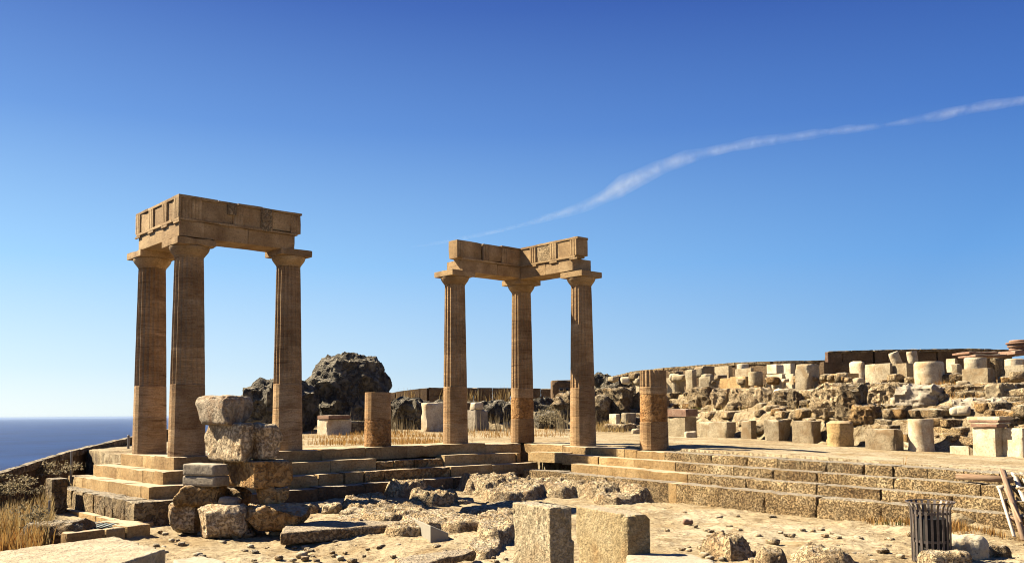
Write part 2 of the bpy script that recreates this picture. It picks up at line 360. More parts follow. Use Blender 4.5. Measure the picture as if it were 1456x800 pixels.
def leafmat(name, cols):
    m, t, b = mat_new(name); g = t.nodes.new('ShaderNodeNewGeometry')
    r = ramp(t, g.outputs['Random Per Island'], [(i/(len(cols)-1), tuple(q*(.5 if 'gras' in name else .4) for q in c)) for i, c in enumerate(cols)])
    t.links.new(r, b.inputs['Base Color'])
    tr = t.nodes.new('ShaderNodeBsdfTranslucent'); t.links.new(r, tr.inputs[0]); mx = t.nodes.new('ShaderNodeMixShader'); mx.inputs[0].default_value = .3
    o = [n for n in t.nodes if n.type == 'OUTPUT_MATERIAL'][0]
    t.links.new(b.outputs[0], mx.inputs[1]); t.links.new(tr.outputs[0], mx.inputs[2]); t.links.new(mx.outputs[0], o.inputs[0])
    return m
M['dry'] = leafmat('dry grass', [(.42, .24, .07), (.58, .40, .15), (.70, .54, .26), (.48, .30, .10), (.66, .52, .3)])
M['dryor'] = leafmat('orange dry grass', [(.46, .20, .05), (.60, .32, .09), (.66, .44, .16), (.5, .28, .08)])
M['stalk'] = leafmat('dry stalks', [(.22, .16, .09), (.48, .38, .22), (.35, .27, .15), (.6, .5, .32)])
M['shrub'] = leafmat('grey green shrub', [(.16, .14, .08), (.30, .24, .13), (.56, .45, .26), (.80, .66, .42)])
M['green'] = leafmat('green weeds', [(.10, .12, .03), (.17, .19, .05), (.28, .25, .08)])
M['moss'] = plain('moss', (.16, .17, .05), .9, 0, .5, 8)

# ------------------------------------------------------------------ ground
def warp(u, v):
    a = -.024*np.clip(-v-2, 0, 16)
    b = .07*np.clip((u-.5)/3., 0, 1)*np.clip((11.-u)/3, 0, 1)*np.clip((v+3)/1.5, 0, 1)
    return a+b
PROF = {
 -400: [(20, 0), (200, -3)],
 420: [(25, 0), (36, .05), (42, .2), (48, .9), (56, .9), (75, -8), (110, -60), (150, -103)],
 560: [(25, 0), (38, .1), (42, .25), (43.5, 1.1), (58, 1.3), (63, 1.4), (80, -2), (110, -50), (150, -103)],
 800: [(25, 0), (37, .05), (42, .2), (43.5, 1.1), (58, 1.3), (63, 1.4), (80, 0), (110, -40), (150, -103)],
 860: [(25, -.02), (38, .0), (42, .2), (44, 1.0), (46, 1.1), (49, 1.7), (56, 1.9), (66, 2.2), (90, -2), (150, -103)],
 960: [(25, -.03), (36.5, -.08), (40.4, -.05), (41.9, .85), (43.9, 1.0), (45.9, 1.8), (50.9, 1.95), (56.9, 2.3), (80, 1), (110, -40), (150, -103)],
 1060: [(25, -.08), (32, -.13), (34.9, -.1), (36.4, .9), (38.4, 1.0), (40.4, 1.8), (44.9, 1.95), (50.9, 2.4), (80, 1), (110, -40), (150, -103)],
 1200: [(20, -.15), (26, -.22), (29.1, -.2), (30.3, .85), (32.4, 1.0), (34.4, 1.75), (38.9, 1.95), (44.9, 2.3), (80, 1), (110, -40), (150, -103)],
 1330: [(16, -.2), (24.5, -.3), (26.7, -.3), (27.8, .9), (29.9, 1.0), (31.9, 1.7), (36.9, 1.95), (42.9, 2.3), (80, 1), (110, -40), (150, -103)],
 1470: [(14, -.25), (22, -.36), (24.2, -.35), (25.2, .9), (27.2, 1.0), (29.2, 1.65), (34.9, 1.95), (42.9, 2.3), (80, 1), (110, -40), (150, -103)],
 2600: [(8, -.25), (16, -.36), (18.9, -.35), (19.9, .9), (21.9, 1.0), (23.9, 1.65), (28.9, 1.95), (42.9, 2.3), (80, 1), (110, -40), (150, -103)]}
_px = sorted(PROF)
def prof(px, d):
    out = np.zeros(len(px)); px = np.clip(px, _px[0], _px[-1]-1e-3)
    for i in range(len(_px)-1):
        a, b = _px[i], _px[i+1]; m = (px >= a) & (px < b)
        if not m.any(): continue
        t = (px[m]-a)/(b-a); pa, pb = np.array(PROF[a], float), np.array(PROF[b], float)
        # interpolate with a sheared depth so that the ledges run on unbroken between the two azimuths
        n = min(len(pa), len(pb))
        if len(pa) == len(pb) or a >= 420:
            # match knots counted from the far end
            if len(pa) != len(pb):
                ka, kb = pa, pb
                za = np.interp(d[m], ka[:, 0], ka[:, 1]); zb = np.interp(d[m], kb[:, 0], kb[:, 1])
                out[m] = za*(1-t)+zb*t; continue
            D = pa[:, 0][None]*(1-t[:, None])+pb[:, 0][None]*t[:, None]; Z = pa[:, 1][None]*(1-t[:, None])+pb[:, 1][None]*t[:, None]
            dd = d[m]; r = Z[:, 0].copy()
            for k in range(n-1):
                s = np.clip((dd-D[:, k])/(D[:, k+1]-D[:, k]), 0, 1); r = r+(Z[:, k+1]-Z[:, k])*s
            out[m] = r
        else:
            za = np.interp(d[m], pa[:, 0], pa[:, 1]); zb = np.interp(d[m], pb[:, 0], pb[:, 1]); out[m] = za*(1-t)+zb*t
    return out
def wallX(y): return -3.9-(y+.8)*.115
def sst(a, b, x):
    t = np.clip((x-a)/(b-a), 0, 1); return t*t*(3-2*t)
def gz0(x, y):
    x = np.atleast_1d(np.asarray(x, float)); y = np.atleast_1d(np.asarray(y, float))
    u, v = touv(x, y); d = y-CAMP[1]; dx = x-CAMP[0]
    px = 728+FPX*dx/np.maximum(d, .5); px = np.where(d < 3, np.where(dx < 0, -400, 2600), px)
    base = prof(px, np.maximum(d, .1))
    court = -1.10+.9*warp(u, v)-.22*sst(2.5, -1, u)
    court = court+.12*sst(-9, -14, v)*0
    mc = np.where(((u > -.1) & (v > -.1)) | (u > 10.5), 0., 1.)
    left = (u <= -.1) & (v > -.1)
    z = np.where(mc > 0, court, base)
    z = np.where(left, -1.05-.3*sst(6, 0, v)+.35*sst(8, 16, v), z)
    # beyond the sea wall the rock falls to the water; also along the far left rear
    z = z+.42*np.exp(-(((u-MU)/.75)**2+((v-MV)/1.3)**2))*(u < 9.4)
    e = (wallX(y)-.9)-x
    z = np.where(e > 0, z-1.6*e-np.minimum(e, 3)*.4, z)
    far = (px < 420) & (d > 40)
    z = np.where(far, np.minimum(z, z-(d-40)*np.clip((420-px)/200, 0, 1)*1.2), z)
    return np.maximum(z, -108.)
MU, MV = touv(*onz(1388, 738, -1.12)[:2])
def gz(x, y): return float(gz0(x, y)[0])
def hit(x, y, d0=7, d1=80):
    r = ray(x, y); ds = np.linspace(d0, d1, 1500); P = CAMP[None]+r[None]*ds[:, None]
    z = gz0(P[:, 0], P[:, 1]); k = np.argmax(z >= P[:, 2])
    if z[k] < P[k, 2]: k = len(ds)-1
    return P[k]
def dep(P): return float((np.asarray(P)-CAMP)@np.array([0, _c, _s]))
def mpp(P): return dep(P)/FPX                # metres per picture pixel at a place

def build_ground():
    ta = np.concatenate([np.radians(np.linspace(-180, -40, 36))[:-1], np.arctan(np.linspace(math.tan(R(-40)), math.tan(R(40)), 760)), np.radians(np.linspace(40, 180, 36))[1:-1]])
    rr = np.concatenate([[.6, 2, 4, 6, 7.5], np.geomspace(8.5, 75, 620), np.geomspace(78, 320, 24)])
    T, Rr = np.meshgrid(ta, rr, indexing='ij')
    X = CAMP[0]+Rr*np.sin(T); Y = CAMP[1]+Rr*np.cos(T)
    x, y = X.ravel(), Y.ravel(); z = gz0(x, y)
    dz = np.abs(gz0(x+.35, y)-z)+np.abs(gz0(x, y+.35)-z)
    u, v = touv(x, y); d = y-CAMP[1]
    stepzone = ((u > -2.3) & (v > -2.3) & (u < 10) & (v < 5.5)) | ((u > 8.3) & (u < 10.6) & (v < 1))
    bank = sst(.02, .25, dz)*(~stepzone)*(d > 22)
    bank = np.maximum(bank, .35*((d > 30) & (z > .6)))
    P = np.stack([x, y, z], -1)
    rel = fbm(P*np.array([.9, .9, 1.4]), 5, 5, True, .55)*.5*bank
    court = (z < -.7) & (d < 26)
    fl = fbm(np.stack([x*1.1, y*1.1, x*0], -1), 5, 21, False, .55)
    fl2 = fbm(np.stack([x*4, y*4, x*0], -1), 4, 33, True, .6)
    rough = np.where(court, .11, .05); 
    near = np.exp(-((u-9.8)/.8)**2)*(v < 1)
    rel = rel+fl*rough*(~stepzone | court)*(1-.9*near)*(1-bank)+fl2*np.where(court, .05, .02)*(1-bank)
    big = (d > 75)*fbm(P*.06, 4, 8, True)*6
    z = z+rel+big-np.where(stepzone & ~court, .06, 0)
    n, m_ = T.shape; idx = np.arange(n*m_).reshape(n, m_)
    nx = np.roll(idx, -1, 0)
    Q = np.stack([idx[:, :-1], nx[:, :-1], nx[:, 1:], idx[:, 1:]], -1).reshape(-1, 4)[:, ::-1]
    vv = np.stack([x, y, z], -1)
    c0 = len(vv); vv = np.concatenate([vv, [[CAMP[0], CAMP[1], gz(CAMP[0], CAMP[1])]]])
    o = mesh('ground', vv, Q, M['ground'], smooth=True); tag(o, 'pale trodden rock and sandy ground of the ruined sanctuary', None, None, 'structure')
    # inner disc closes the hole under the photographer
    ring = [(CAMP[0]+1.2*math.sin(a), CAMP[1]+1.2*math.cos(a), gz(CAMP[0], CAMP[1])-.03) for a in np.linspace(0, 2*math.pi, 24, endpoint=False)]
    return o
build_ground()

# sea: one disc to the horizon
ang = np.linspace(0, 2*math.pi, 128, endpoint=False)
rad = [1, 400, 2000, 8000, 30000, 70000]
sv = [(CAMP[0]+r*math.cos(a), CAMP[1]+r*math.sin(a), -100) for r in rad for a in ang]
sf = [(i*128+j, i*128+(j+1) % 128, (i+1)*128+(j+1) % 128, (i+1)*128+j) for i in range(len(rad)-1) for j in range(128)]
tag(mesh('sea', sv, sf, M['sea']), 'deep blue sea reaching to the horizon', None, None, 'structure')

# ------------------------------------------------------------------ columns
RB = {'A': .415, 'B': .405, 'C': .372, 'S': .365, 'E': .365, 'F': .365, 'G': .375, 'H': .385}
POS = {'A': (0, 0), 'B': (0, 2.29), 'C': (2.548, 0), 'S': (5.23, 0), 'E': (7.898, 0), 'F': (10.54, 0), 'G': (10.54, -2.56), 'H': (10.54, -5.15)}
FB = 1.66
def rad_at(k, z):
    t = z/4.6; r0 = RB[k]; rt = .295 if k not in 'AB' else .325
    return r0+(rt-r0)*(t+.10*math.sin(math.pi*t)*-1*.35)
def drum(k, parent, base, z0, z1, mat, worn=0., seed=0):
    P = []; 
    def prof_(z): return rad_at(k, z)
    if z0 >= FB-.01:
        seg = 160; zs = list(np.linspace(z0+.0003, z1-.0003, 5)); pr = [(prof_(z)*(1 if 0 < i < 4 else .992), z) for i, z in enumerate(zs)]
        v, f = lathe(pr, seg, worn, seed, flute=lambda z: .085)
    elif worn:
        zs = np.linspace(z0+.0003, z1-.0003, 16); v, f = lathe([(prof_(z)*(.99 if 0 < i < 15 else .97), z) for i, z in enumerate(zs)], 80, worn, seed)
    else:
        zs = [z0+.0003, z0+.012, z1-.012, z1-.0003]; pr = [(prof_(z)*(1. if 0 < i < 3 else .985), z) for i, z in enumerate(zs)]
        v, f = lathe(pr, 20)
    c, s = math.cos(AL+.157), math.sin(AL+.157)
    v = v@np.array([[c, s, 0], [-s, c, 0], [0, 0, 1]])
    return mesh('drum', v, f, mat, parent, base)
def capital(k, parent, base, seed):
    rt = rad_at(k, 4.6); ab = .43 if k not in 'AB' else .47
    pr = [(rt, 4.60), (rt*1.03, 4.62), (rt*1.03, 4.635), (rt*1.07, 4.64)]
    for i in range(1, 8):
        t = i/7; pr.append((rt*1.07+(ab*.965-rt*1.07)*math.sin(t*math.pi/2)**1.15, 4.64+.19*t))
    pr.append((ab*.94, 4.845))
    v, f = lathe(pr, 64, .003, seed)
    o = mesh('echinus', v, f, M['entab'], parent, base, smooth=True)
    try: o.data.set_sharp_from_angle(angle=R(40))
    except Exception: pass
    stone('abacus', M['entab'], base+np.array([0, 0, 4.84]), (ab, ab, .082), AL, parent, r=.012, res=.1, amp=.006, freq=5, seed=seed, chip=.03)
def column(k, label, drums, zoff=0., full=True):
    u, v = POS[k]; p = uvw(u, v, zoff)
    e = empty('doric_column' if full else 'column_stump', p, 0, label, 'column', 'columns of the ruined stoa')
    for i, (a, b, mt, worn) in enumerate(drums): drum(k, e, p, a, b, M[mt], worn, seed=ord(k)+i)
    if full: capital(k, e, p, ord(k))
    return e
full = lambda m1='column', w1=0, br=(.78, FB, 2.75, 3.7): [(0, br[0], 'column', 0), (br[0], br[1], m1, w1), (br[1], br[2], 'column', 0), (br[2], br[3], 'column', 0), (br[3], 4.6, 'column', 0)]
column('A', 'tall column at the near corner of the left ruin, behind the rubble stack', full(br=(.62, FB, 2.5, 3.6)), -.02)
column('B', 'tall column farthest to the left, seen against the sea', full(br=(.9, FB, 2.9, 3.8)))
column('C', 'right hand column of the left group, beside the dark crag', full(br=(1.05, FB, 2.6, 3.5)), .03)
column('S', 'short broken column stump between the two standing groups', [(0, .72, 'column_worn', .012), (.72, 1.45, 'column', 0)], .06, False)
column('E', 'tall column at the left end of the right hand group', full(br=(.6, FB, 2.6, 3.65)), .04)
column('F', 'middle column of the right group with a rough orange band low down', [(0, .72, 'column', 0), (.72, 1.36, 'column_worn', .014), (1.36, FB, 'column', 0), (FB, 2.7, 'column', 0), (2.7, 3.75, 'column', 0), (3.75, 4.6, 'column', 0)], .03)
column('G', 'tall column at the right end of the right hand group, with a slanting shadow edge', full(br=(.85, FB, 2.4, 3.5)), -.03)
column('H', 'broken column stump standing alone to the right, fluted only near its top', [(0, .74, 'column', 0), (.74, 1.46, 'column_worn', .012), (1.46, FB, 'column', 0), (FB, 2.1, 'column', 0)], -.07, False)

# ------------------------------------------------------------------ entablatures
def uvbox(name, mat, u0, u1, v0, v1, z0, z1, parent, **k):
    d = dict(r=.008, res=.22, amp=.004, freq=3, seed=random.randint(0, 999), chip=.02); d.update(k)
    return stone(name, mat, uvw((u0+u1)/2, (v0+v1)/2, z0), (abs(u1-u0)/2, abs(v1-v0)/2, (z1-z0)/2), AL, parent, **d)
def triglyph(parent, face, c, wd, z0, z1, plane, dep_=.035, worn=1.):
    """three bars proud of the frieze; face 'u' = plane u=const facing -u, 'v' = plane v=const facing -v"""
    bw = wd*.27; vs, fs = [], []
    for i in (-1, 0, 1):
        a = c+i*wd*.34
        # chamfered bar
        pts = [(-bw/2-.012, 0), (-bw/2+.006, -dep_*worn), (bw/2-.006, -dep_*worn), (bw/2+.012, 0), (bw/2+.012, .02), (-bw/2-.012, .02)]
        b0 = len(vs)
        for zz in (z0, z1):
            for (s, n) in pts:
                vs.append(uvw(plane+n, a+s, zz) if face == 'u' else uvw(a+s, plane+n, zz))
        m = len(pts)
        for j in range(m):
            q = (b0+j, b0+(j+1) % m, b0+m+(j+1) % m, b0+m+j); fs.append(q if face == 'v' else q[::-1])
        t = tuple(b0+m+j for j in range(m)); fs.append(t if face == 'v' else t[::-1])
        t = tuple(b0+j for j in range(m))[::-1]; fs.append(t if face == 'v' else t[::-1])
    return mesh('triglyph', vs, fs, M['entab'], parent)
ZA, ZT, ZF, ZC, ZE = 5.0, 5.36, 5.42, 5.88, 5.95
def entab(label, spec):
    e = empty('entablature', uvw(*spec['at'], 5.0), 0, label, 'entablature')
    return e
# left group: legs along +u (from A to C) and +v (from A to B)
e = entab('stone entablature lying across the three left hand columns', dict(at=(0, 0)))
F0 = -.41
uvbox('architrave', M['entab'], F0, 1.26, F0, .33, ZA, ZT, e); uvbox('architrave', M['entab'], 1.264, 2.50, F0+.004, .33, ZA, ZT-.002, e)
uvbox('architrave', M['entab'], F0+.003, .33, .334, 2.12, ZA, ZT-.001, e)
uvbox('taenia', M['entab'], F0-.03, 2.56, F0-.034, -.02, ZT, ZF, e, chip=.05); uvbox('taenia', M['entab'], F0-.034, -.02, -.016, 2.20, ZT, ZF, e, chip=.05)
fr = []
for (a, b, c_) in ((-.41, .86, 0), (.864, 1.70, .006), (1.704, 2.66, -.004)):
    fr.append(uvbox('frieze_block', M['entab'], a, b, F0+c_, .0+c_, ZF, ZC, e, amp=.008, chip=.04))
fv = [uvbox('frieze_block', M['entab'], F0+.003, -.02, .004, 1.12, ZF, ZC, e), uvbox('frieze_block', M['entab'], F0, -.02, 1.124, 2.29, ZF, ZC, e)]
for i, (a, b) in enumerate(((-.44, .5), (.505, .98), (.985, 1.62), (1.625, 2.68))): uvbox('fascia', M['entab'], a, b, F0-.035, .0, ZC+.002*i-.004, ZE-.012*(i % 2), e, chip=.03)
for i, (a, b) in enumerate(((.004, .72), (.724, 1.5), (1.504, 2.31))): uvbox('fascia', M['entab'], F0-.02, -.02, a, b, ZC+.001*i, ZE-.008*(i % 2), e, chip=.05)
for c_, p in ((-.30, fr[0]), (.42, fv[0]), (1.26, fv[1]), (2.12, fv[1])):
    triglyph(p, 'u', c_ if c_ > 0 else -.29, .30, ZF+.002, ZC-.002, F0, .03)
    uvbox('regula', M['entab'], F0-.035, F0+.01, c_-.17, c_+.17, ZT-.055, ZT-.003, e, chip=0, amp=0)
for c_, wn, p in ((-.24, .4, fr[0]), (.0, .5, fr[0]), (1.02, .35, fr[1]), (1.78, .5, fr[2]), (2.5, .35, fr[2])): triglyph(p, 'v', c_, .22, ZF+.002, ZC-.002, F0, .035, wn)
stone('patch', M['entab_pale'], uvw(.83, F0-.02, ZF+.22), (.11, .03, .14), AL, fr[0], r=.01, res=.05, amp=.01, freq=8, seed=5)
stone('patch', M['entab_pale'], uvw(1.72, F0-.014, ZF-.05), (.14, .03, .27), AL, fr[1], r=.01, res=.05, amp=.01, freq=8, seed=6)
uvbox('regula', M['entab'], F0-.01, .16, F0-.02, F0+.01, ZA+.004, ZT-.002, e, chip=0, amp=.002)
# right group: leg along u (E to F), leg along -v (F to G)
e = entab('angled stone entablature on the three right hand columns', dict(at=(10.54, 0)))
FU = 10.12
uvbox('architrave', M['entab'], 7.85, 9.2, F0, .31, ZA+.02, ZT, e); uvbox('architrave', M['entab'], 9.204, 10.9, F0+.003, .31, ZA+.02, ZT, e)
uvbox('architrave', M['entab'], FU+.003, 10.9, -1.5, F0-.001, ZA, ZT-.002, e); uvbox('architrave', M['entab'], FU, 10.9, -2.62, -1.504, ZA, ZT, e)
uvbox('taenia', M['entab'], 7.84, FU-.002, F0-.03, -.02, ZT, ZF, e, chip=.05); uvbox('taenia', M['entab'], FU-.034, 10.5, -2.75, F0-.032, ZT, ZF, e, chip=.05)
fr = [uvbox('frieze_block', M['entab'], 7.67, 8.62, F0+.01, .0, ZF-.03, ZC+.04, e, amp=.006, chip=.04), uvbox('frieze_block', M['entab'], 8.63, 9.35, F0-.03, .0, ZF, ZC+.03, e, amp=.012, chip=.05),
      uvbox('frieze_block', M['entab'], 9.354, 10.6, F0, .0, ZF, ZC+.01, e, amp=.008, chip=.03)]
fv = [uvbox('frieze_block', M['entab'], FU, 10.55, -1.18, F0-.002, ZF, ZC, e), uvbox('frieze_block', M['entab_pale'], FU-.006, 10.55, -1.72, -1.184, ZF, ZC-.004, e, amp=.02, res=.05, freq=7), uvbox('frieze_block', M['entab'], FU, 10.55, -2.83, -1.724, ZF, ZC, e)]
uvbox('fascia', M['entab'], 9.356, 10.4, F0-.035, -.0, ZC+.012, ZE-.01, e, chip=.06)
for i, (a, b) in enumerate(((-1.18, F0-.037), (-2.85, -1.184))): uvbox('fascia', M['entab'], FU-.02, 10.55, a, b, ZC+.003, ZE+.004*i, e, chip=.05)
for c_, p in ((-.99, fv[0]), (-1.86, fv[2]), (-2.68, fv[2])):
    triglyph(p, 'u', c_, .27, ZF+.002, ZC-.002, FU, .03); uvbox('regula', M['entab'], FU-.035, FU+.01, c_-.15, c_+.15, ZT-.055, ZT-.003, e, chip=0, amp=0)
for c_, wn, p in ((7.82, .5, fr[0]), (8.74, .8, fr[1]), (9.5, .5, fr[2])): triglyph(p, 'v', c_, .26, ZF+.002, ZC-.002, F0-(.03 if p is fr[1] else 0), .035, wn)

# ------------------------------------------------------------------ steps
def run(parent, axis, plane, depth, z0, z1, joints, matf, name='step_stone', **k):
    """a course of stones; axis 'u' runs along u with its front at v=plane, axis 'v' runs along v with its front at u=plane"""
    for i in range(len(joints)-1):
        a, b = sorted((joints[i], joints[i+1])); mt, ro = matf((a+b)/2, i)
        cu, cv = ((a+b)/2, plane+depth/2) if axis == 'u' else (plane+depth/2, (a+b)/2)
        wz = float(warp(np.array(cu), np.array(cv))); jz = random.uniform(-.006, .004); jf = random.uniform(-.005, .005)*(1+ro)
        L = (b-a)/2-.0015
        tilt = 0.
        if axis == 'v': tilt = math.atan(.024) if b < -2 else 0
        p = uvw(cu+(jf if axis == 'v' else 0), cv+(jf if axis == 'u' else 0), z0+wz+jz-.03)
        h = ((L, depth/2, (z1-z0+.03)/2) if axis == 'u' else (depth/2, L, (z1-z0+.03)/2))
        P, Q = stone_geo(h, r=.008+.010*ro, res=.14-.085*ro, amp=.004+.014*ro, freq=3+3*ro, octv=3+int(2*ro), seed=random.randint(0, 9999), chip=.03+.05*ro, maxn=40)
        if tilt: P[:, 2] += P[:, 1]*math.tan(tilt)
        o = mesh(name, P, Q, M[mt], parent, p, AL, True)
        try: o.data.set_sharp_from_angle(angle=R(45))
        except Exception: pass
def jl(a, b, lo, hi):
    r = [a]
    while r[-1] < b-hi: r.append(r[-1]+random.uniform(lo, hi))
    r.append(b); return r
def jv(plane, xs, y): return [touv(*planeU(plane, x, y)[:2])[1] for x in xs]
def ju(plane, xs, y): return [touv(*planeV(plane, x, y)[:2])[0] for x in xs]
wing = empty('stepped_platform', uvw(0, 0, -1.3), 0, 'stone steps and floor edge under the left columns, running back to the inner corner', 'steps')
st = lambda m, i: ('step', .12)
# courses facing the court (front, along u), top course first
run(wing, 'u', -.5, 1.15, -.30, 0, [-.5+0.0, .9]+ju(-.5, [393, 458, 520, 579, 640, 690], 634)+[10.05], st)
run(wing, 'u', -.9, .45, -.57, -.275, [-.9, .6]+ju(-.9, [415, 470, 535], 655), st)
run(wing, 'u', -.88, .42, -.57, -.36, ju(-.88, [536, 561, 590, 630], 650), lambda m, i: ('orange', .8))
run(wing, 'u', -.9, .45, -.57, -.275, ju(-.9, [632, 690, 735], 646)+[9.62], st)
run(wing, 'u', -1.35, .5, -.83, -.55, [-1.35, .5]+ju(-1.35, [410, 453, 490], 672), st)
run(wing, 'u', -1.35, .5, -.83, -.56, ju(-1.35, [491, 519, 547, 600, 640], 665), lambda m, i: ('step' if i < 1 else 'orange', .5))
run(wing, 'u', -1.35, .5, -.83, -.56, ju(-1.35, [641, 700, 765], 657), lambda m, i: ('step', .35))
run(wing, 'u', -1.78, .5, -1.5, -.82, [-1.8, -.9, .2, 1.1]+ju(-1.78, [453, 520], 690)+[5.2, 6.4, 7.6, 8.75], lambda m, i: ('darkwall' if i > 1 else 'rough', .5))
# courses facing the sea (left, along v)
run(wing, 'v', -.5, .95, -.30, -.002, [.65, 1.35, 2.85], st)
run(wing, 'v', -.9, .42, -.57, -.29, [-.45, .25, 1.1, 1.95, 2.9, 3.65], st)
run(wing, 'v', -1.35, .47, -.83, -.56, [-.9, .2, 1.1, 2.0, 3.0, 4.1], st)
run(wing, 'v', -1.8, .47, -1.22, -.82, [3.6, 4.55], st)
run(wing, 'v', -1.8, .47, -1.22, -.80, [-1.28, -.5, .0, .35, .75, 1.5, 2.3, 2.8, 3.6], lambda m, i: ('rough' if i < 4 else 'poros', 1.))
run(wing, 'v', -1.95, .5, -1.6, -1.22, [-1.9, -1.1, .1, 1.2, 2.3, 3.4, 4.6], lambda m, i: ('step', .3))
# far ends of the courses
run(wing, 'u', 2.85, .4, -.30, -.01, [.45, 2.2], st); run(wing, 'u', 3.25, .4, -.57, -.29, [-.48, 2.0], st)
# floor slabs behind
run(wing, 'v', .452, 1.6, -.25, -.02, [.66, 1.3, 2.1, 2.84], st, name='floor_slab')
court_steps = empty('stone_steps', uvw(10, -6, -1.1), 0, 'long flight of pitted stone steps rising from the court on the right', 'steps')
mf = lambda m, i: ('step', .1) if m > -5.9 else ('poros', .9)
run(court_steps, 'v', 10.04, .9, -.27, 0, jv(10.04, [745, 800, 840, 888, 905, 945, 1010, 1062, 1105, 1138, 1175, 1227, 1268, 1317, 1369, 1420], 645)+[-15.5, -17], mf)
run(court_steps, 'v', 9.62, .45, -.47, -.21, jv(9.62, [750, 799, 850, 902, 960, 990, 1043, 1100, 1162, 1197, 1269, 1349, 1392, 1440], 660)+[-16, -17], lambda m, i: ('step', .1) if m > -6.6 else ('poros', .9))
run(court_steps, 'v', 9.2, .45, -.68, -.42, jv(9.2, [812, 850, 910, 977, 1010, 1060, 1118, 1160, 1250, 1354, 1430], 680)+[-16.2, -17], lambda m, i: ('step', .2) if m > -7.0 else ('poros', .9))
run(court_steps, 'v', 8.76, .48, -1.3, -.635, [-1.9, -3.4, -5.]+jv(8.76, [950, 962, 1021, 1088, 1160, 1253, 1296, 1385], 700)+[-15, -16.5], lambda m, i: ('poros', 1.) if i != 3 else ('step', .2))


# ------------------------------------------------------------------ placing helpers for loose stones
def _len(P, ex, ey, x, y):
    r = ray(x, y); k = r[0]/r[1]; px, py = P[0]-CAMP[0], P[1]-CAMP[1]
    return (k*py-px)/(ex-k*ey)
def cblock(name, label, cat, x0, xs, x1, yt, yb, mat, z=None, d=None, ang=AL, sink=.04, l2=None, l1=None, parent=None, group=None, back=0, **k):
    """block whose nearest upright edge stands at picture column xs; x0 / x1 are the ends of its left and right faces"""
    if d is not None: P = at(xs, yb, d)
    elif z is not None: P = onz(xs, yb, z)
    else:
        P = hit(xs, yb)
        if back: P = at(xs, yb, dep(P)+back)
    e1 = (math.cos(ang), math.sin(ang)); e2 = (-math.sin(ang), math.cos(ang))
    L1 = l1 if l1 is not None else _len(P, *e1, x1, yb); L2 = l2 if l2 is not None else _len(P, *e2, x0, yb)
    h = (yb-yt)*mpp(P)
    c = P+np.array([e1[0]*L1/2+e2[0]*L2/2, e1[1]*L1/2+e2[1]*L2/2, -sink])
    kk = dict(r=.02, res=max(.05, mpp(P)*3.5), amp=.012, freq=3.5, octv=4, seed=random.randint(0, 9999), chip=.12, maxn=40); kk.update(k)
    return stone(name, mat, c, (abs(L1)/2, abs(L2)/2, (h+sink)/2), ang, parent, label=label, cat=cat, group=group, **kk)
def rock(name, label, cat, x0, x1, yb, h, th, mat, d=None, rz=0., sink=.1, parent=None, group=None, back=0, **k):
    """uneven rock spanning picture columns x0..x1 with its foot at row yb; h, th in metres"""
    xc = (x0+x1)/2
    P = at(xc, yb, d) if d is not None else hit(xc, yb)
    if back: P = at(xc, yb, dep(P)+back)
    w = (x1-x0)*mpp(P)
    kk = dict(r=.45*min(w, th, h), res=max(.03, mpp(P)*2.), amp=.10*min(w, h, th)**.5, freq=2.2, octv=5, seed=random.randint(0, 9999), ridge=True, lump=.35*min(w, h), maxn=64); kk.update(k)
    c = P+np.array([0, th/2, -sink])
    return stone(name, mat, c, (w/2, th/2, (h+sink)/2), rz, parent, label=label, cat=cat, group=group, **kk)
def quadstone(name, label, cat, px, zt, th, mat, parent=None, group=None, **k):
    """flat stone whose top has the four picture corners px (back-left, back-right, front-right, front-left) at height zt"""
    C4 = [onz(x, y, zt)[:2] for x, y in px]; ctr = sum(C4)/4
    sx = (np.linalg.norm(C4[1]-C4[0])+np.linalg.norm(C4[2]-C4[3]))/4; sy = (np.linalg.norm(C4[0]-C4[3])+np.linalg.norm(C4[1]-C4[2]))/4
    kk = dict(r=.03, res=.05, amp=.015, freq=3, octv=5, seed=random.randint(0, 9999), chip=.15, maxn=60); kk.update(k)
    P, Q = stone_geo((sx, sy, th/2), **kk)
    a = (P[:, 0]/sx+1)/2; b = (P[:, 1]/sy+1)/2
    xy = (C4[0]-ctr)[None]*((1-a)*b)[:, None]+(C4[1]-ctr)[None]*(a*b)[:, None]+(C4[2]-ctr)[None]*(a*(1-b))[:, None]+(C4[3]-ctr)[None]*((1-a)*(1-b))[:, None]
    P = np.stack([xy[:, 0], xy[:, 1], P[:, 2]], -1)
    o = mesh(name, P, Q, mat, parent, (ctr[0], ctr[1], zt-th), 0, True)
    try: o.data.set_sharp_from_angle(angle=R(45))
    except Exception: pass
    return tag(o, label, cat, group)
def bar(name, p0, p1, w_, t_, mat, parent=None, up=(0, 0, 1)):
    p0, p1 = Vector(p0), Vector(p1); X = (p1-p0).normalized(); Y = Vector(up).cross(X).normalized(); Z = X.cross(Y)
    L = (p1-p0).length/2; b = min(.004, t_*.2)
    P, Q = stone_geo((L, w_/2, t_/2), r=b, res=1, amp=0, seed=1)
    P[:, 2] -= t_/2
    rot = Matrix((X, Y, Z)).transposed()
    return mesh(name, P, Q, mat, parent, (p0+p1)/2, rot=rot)
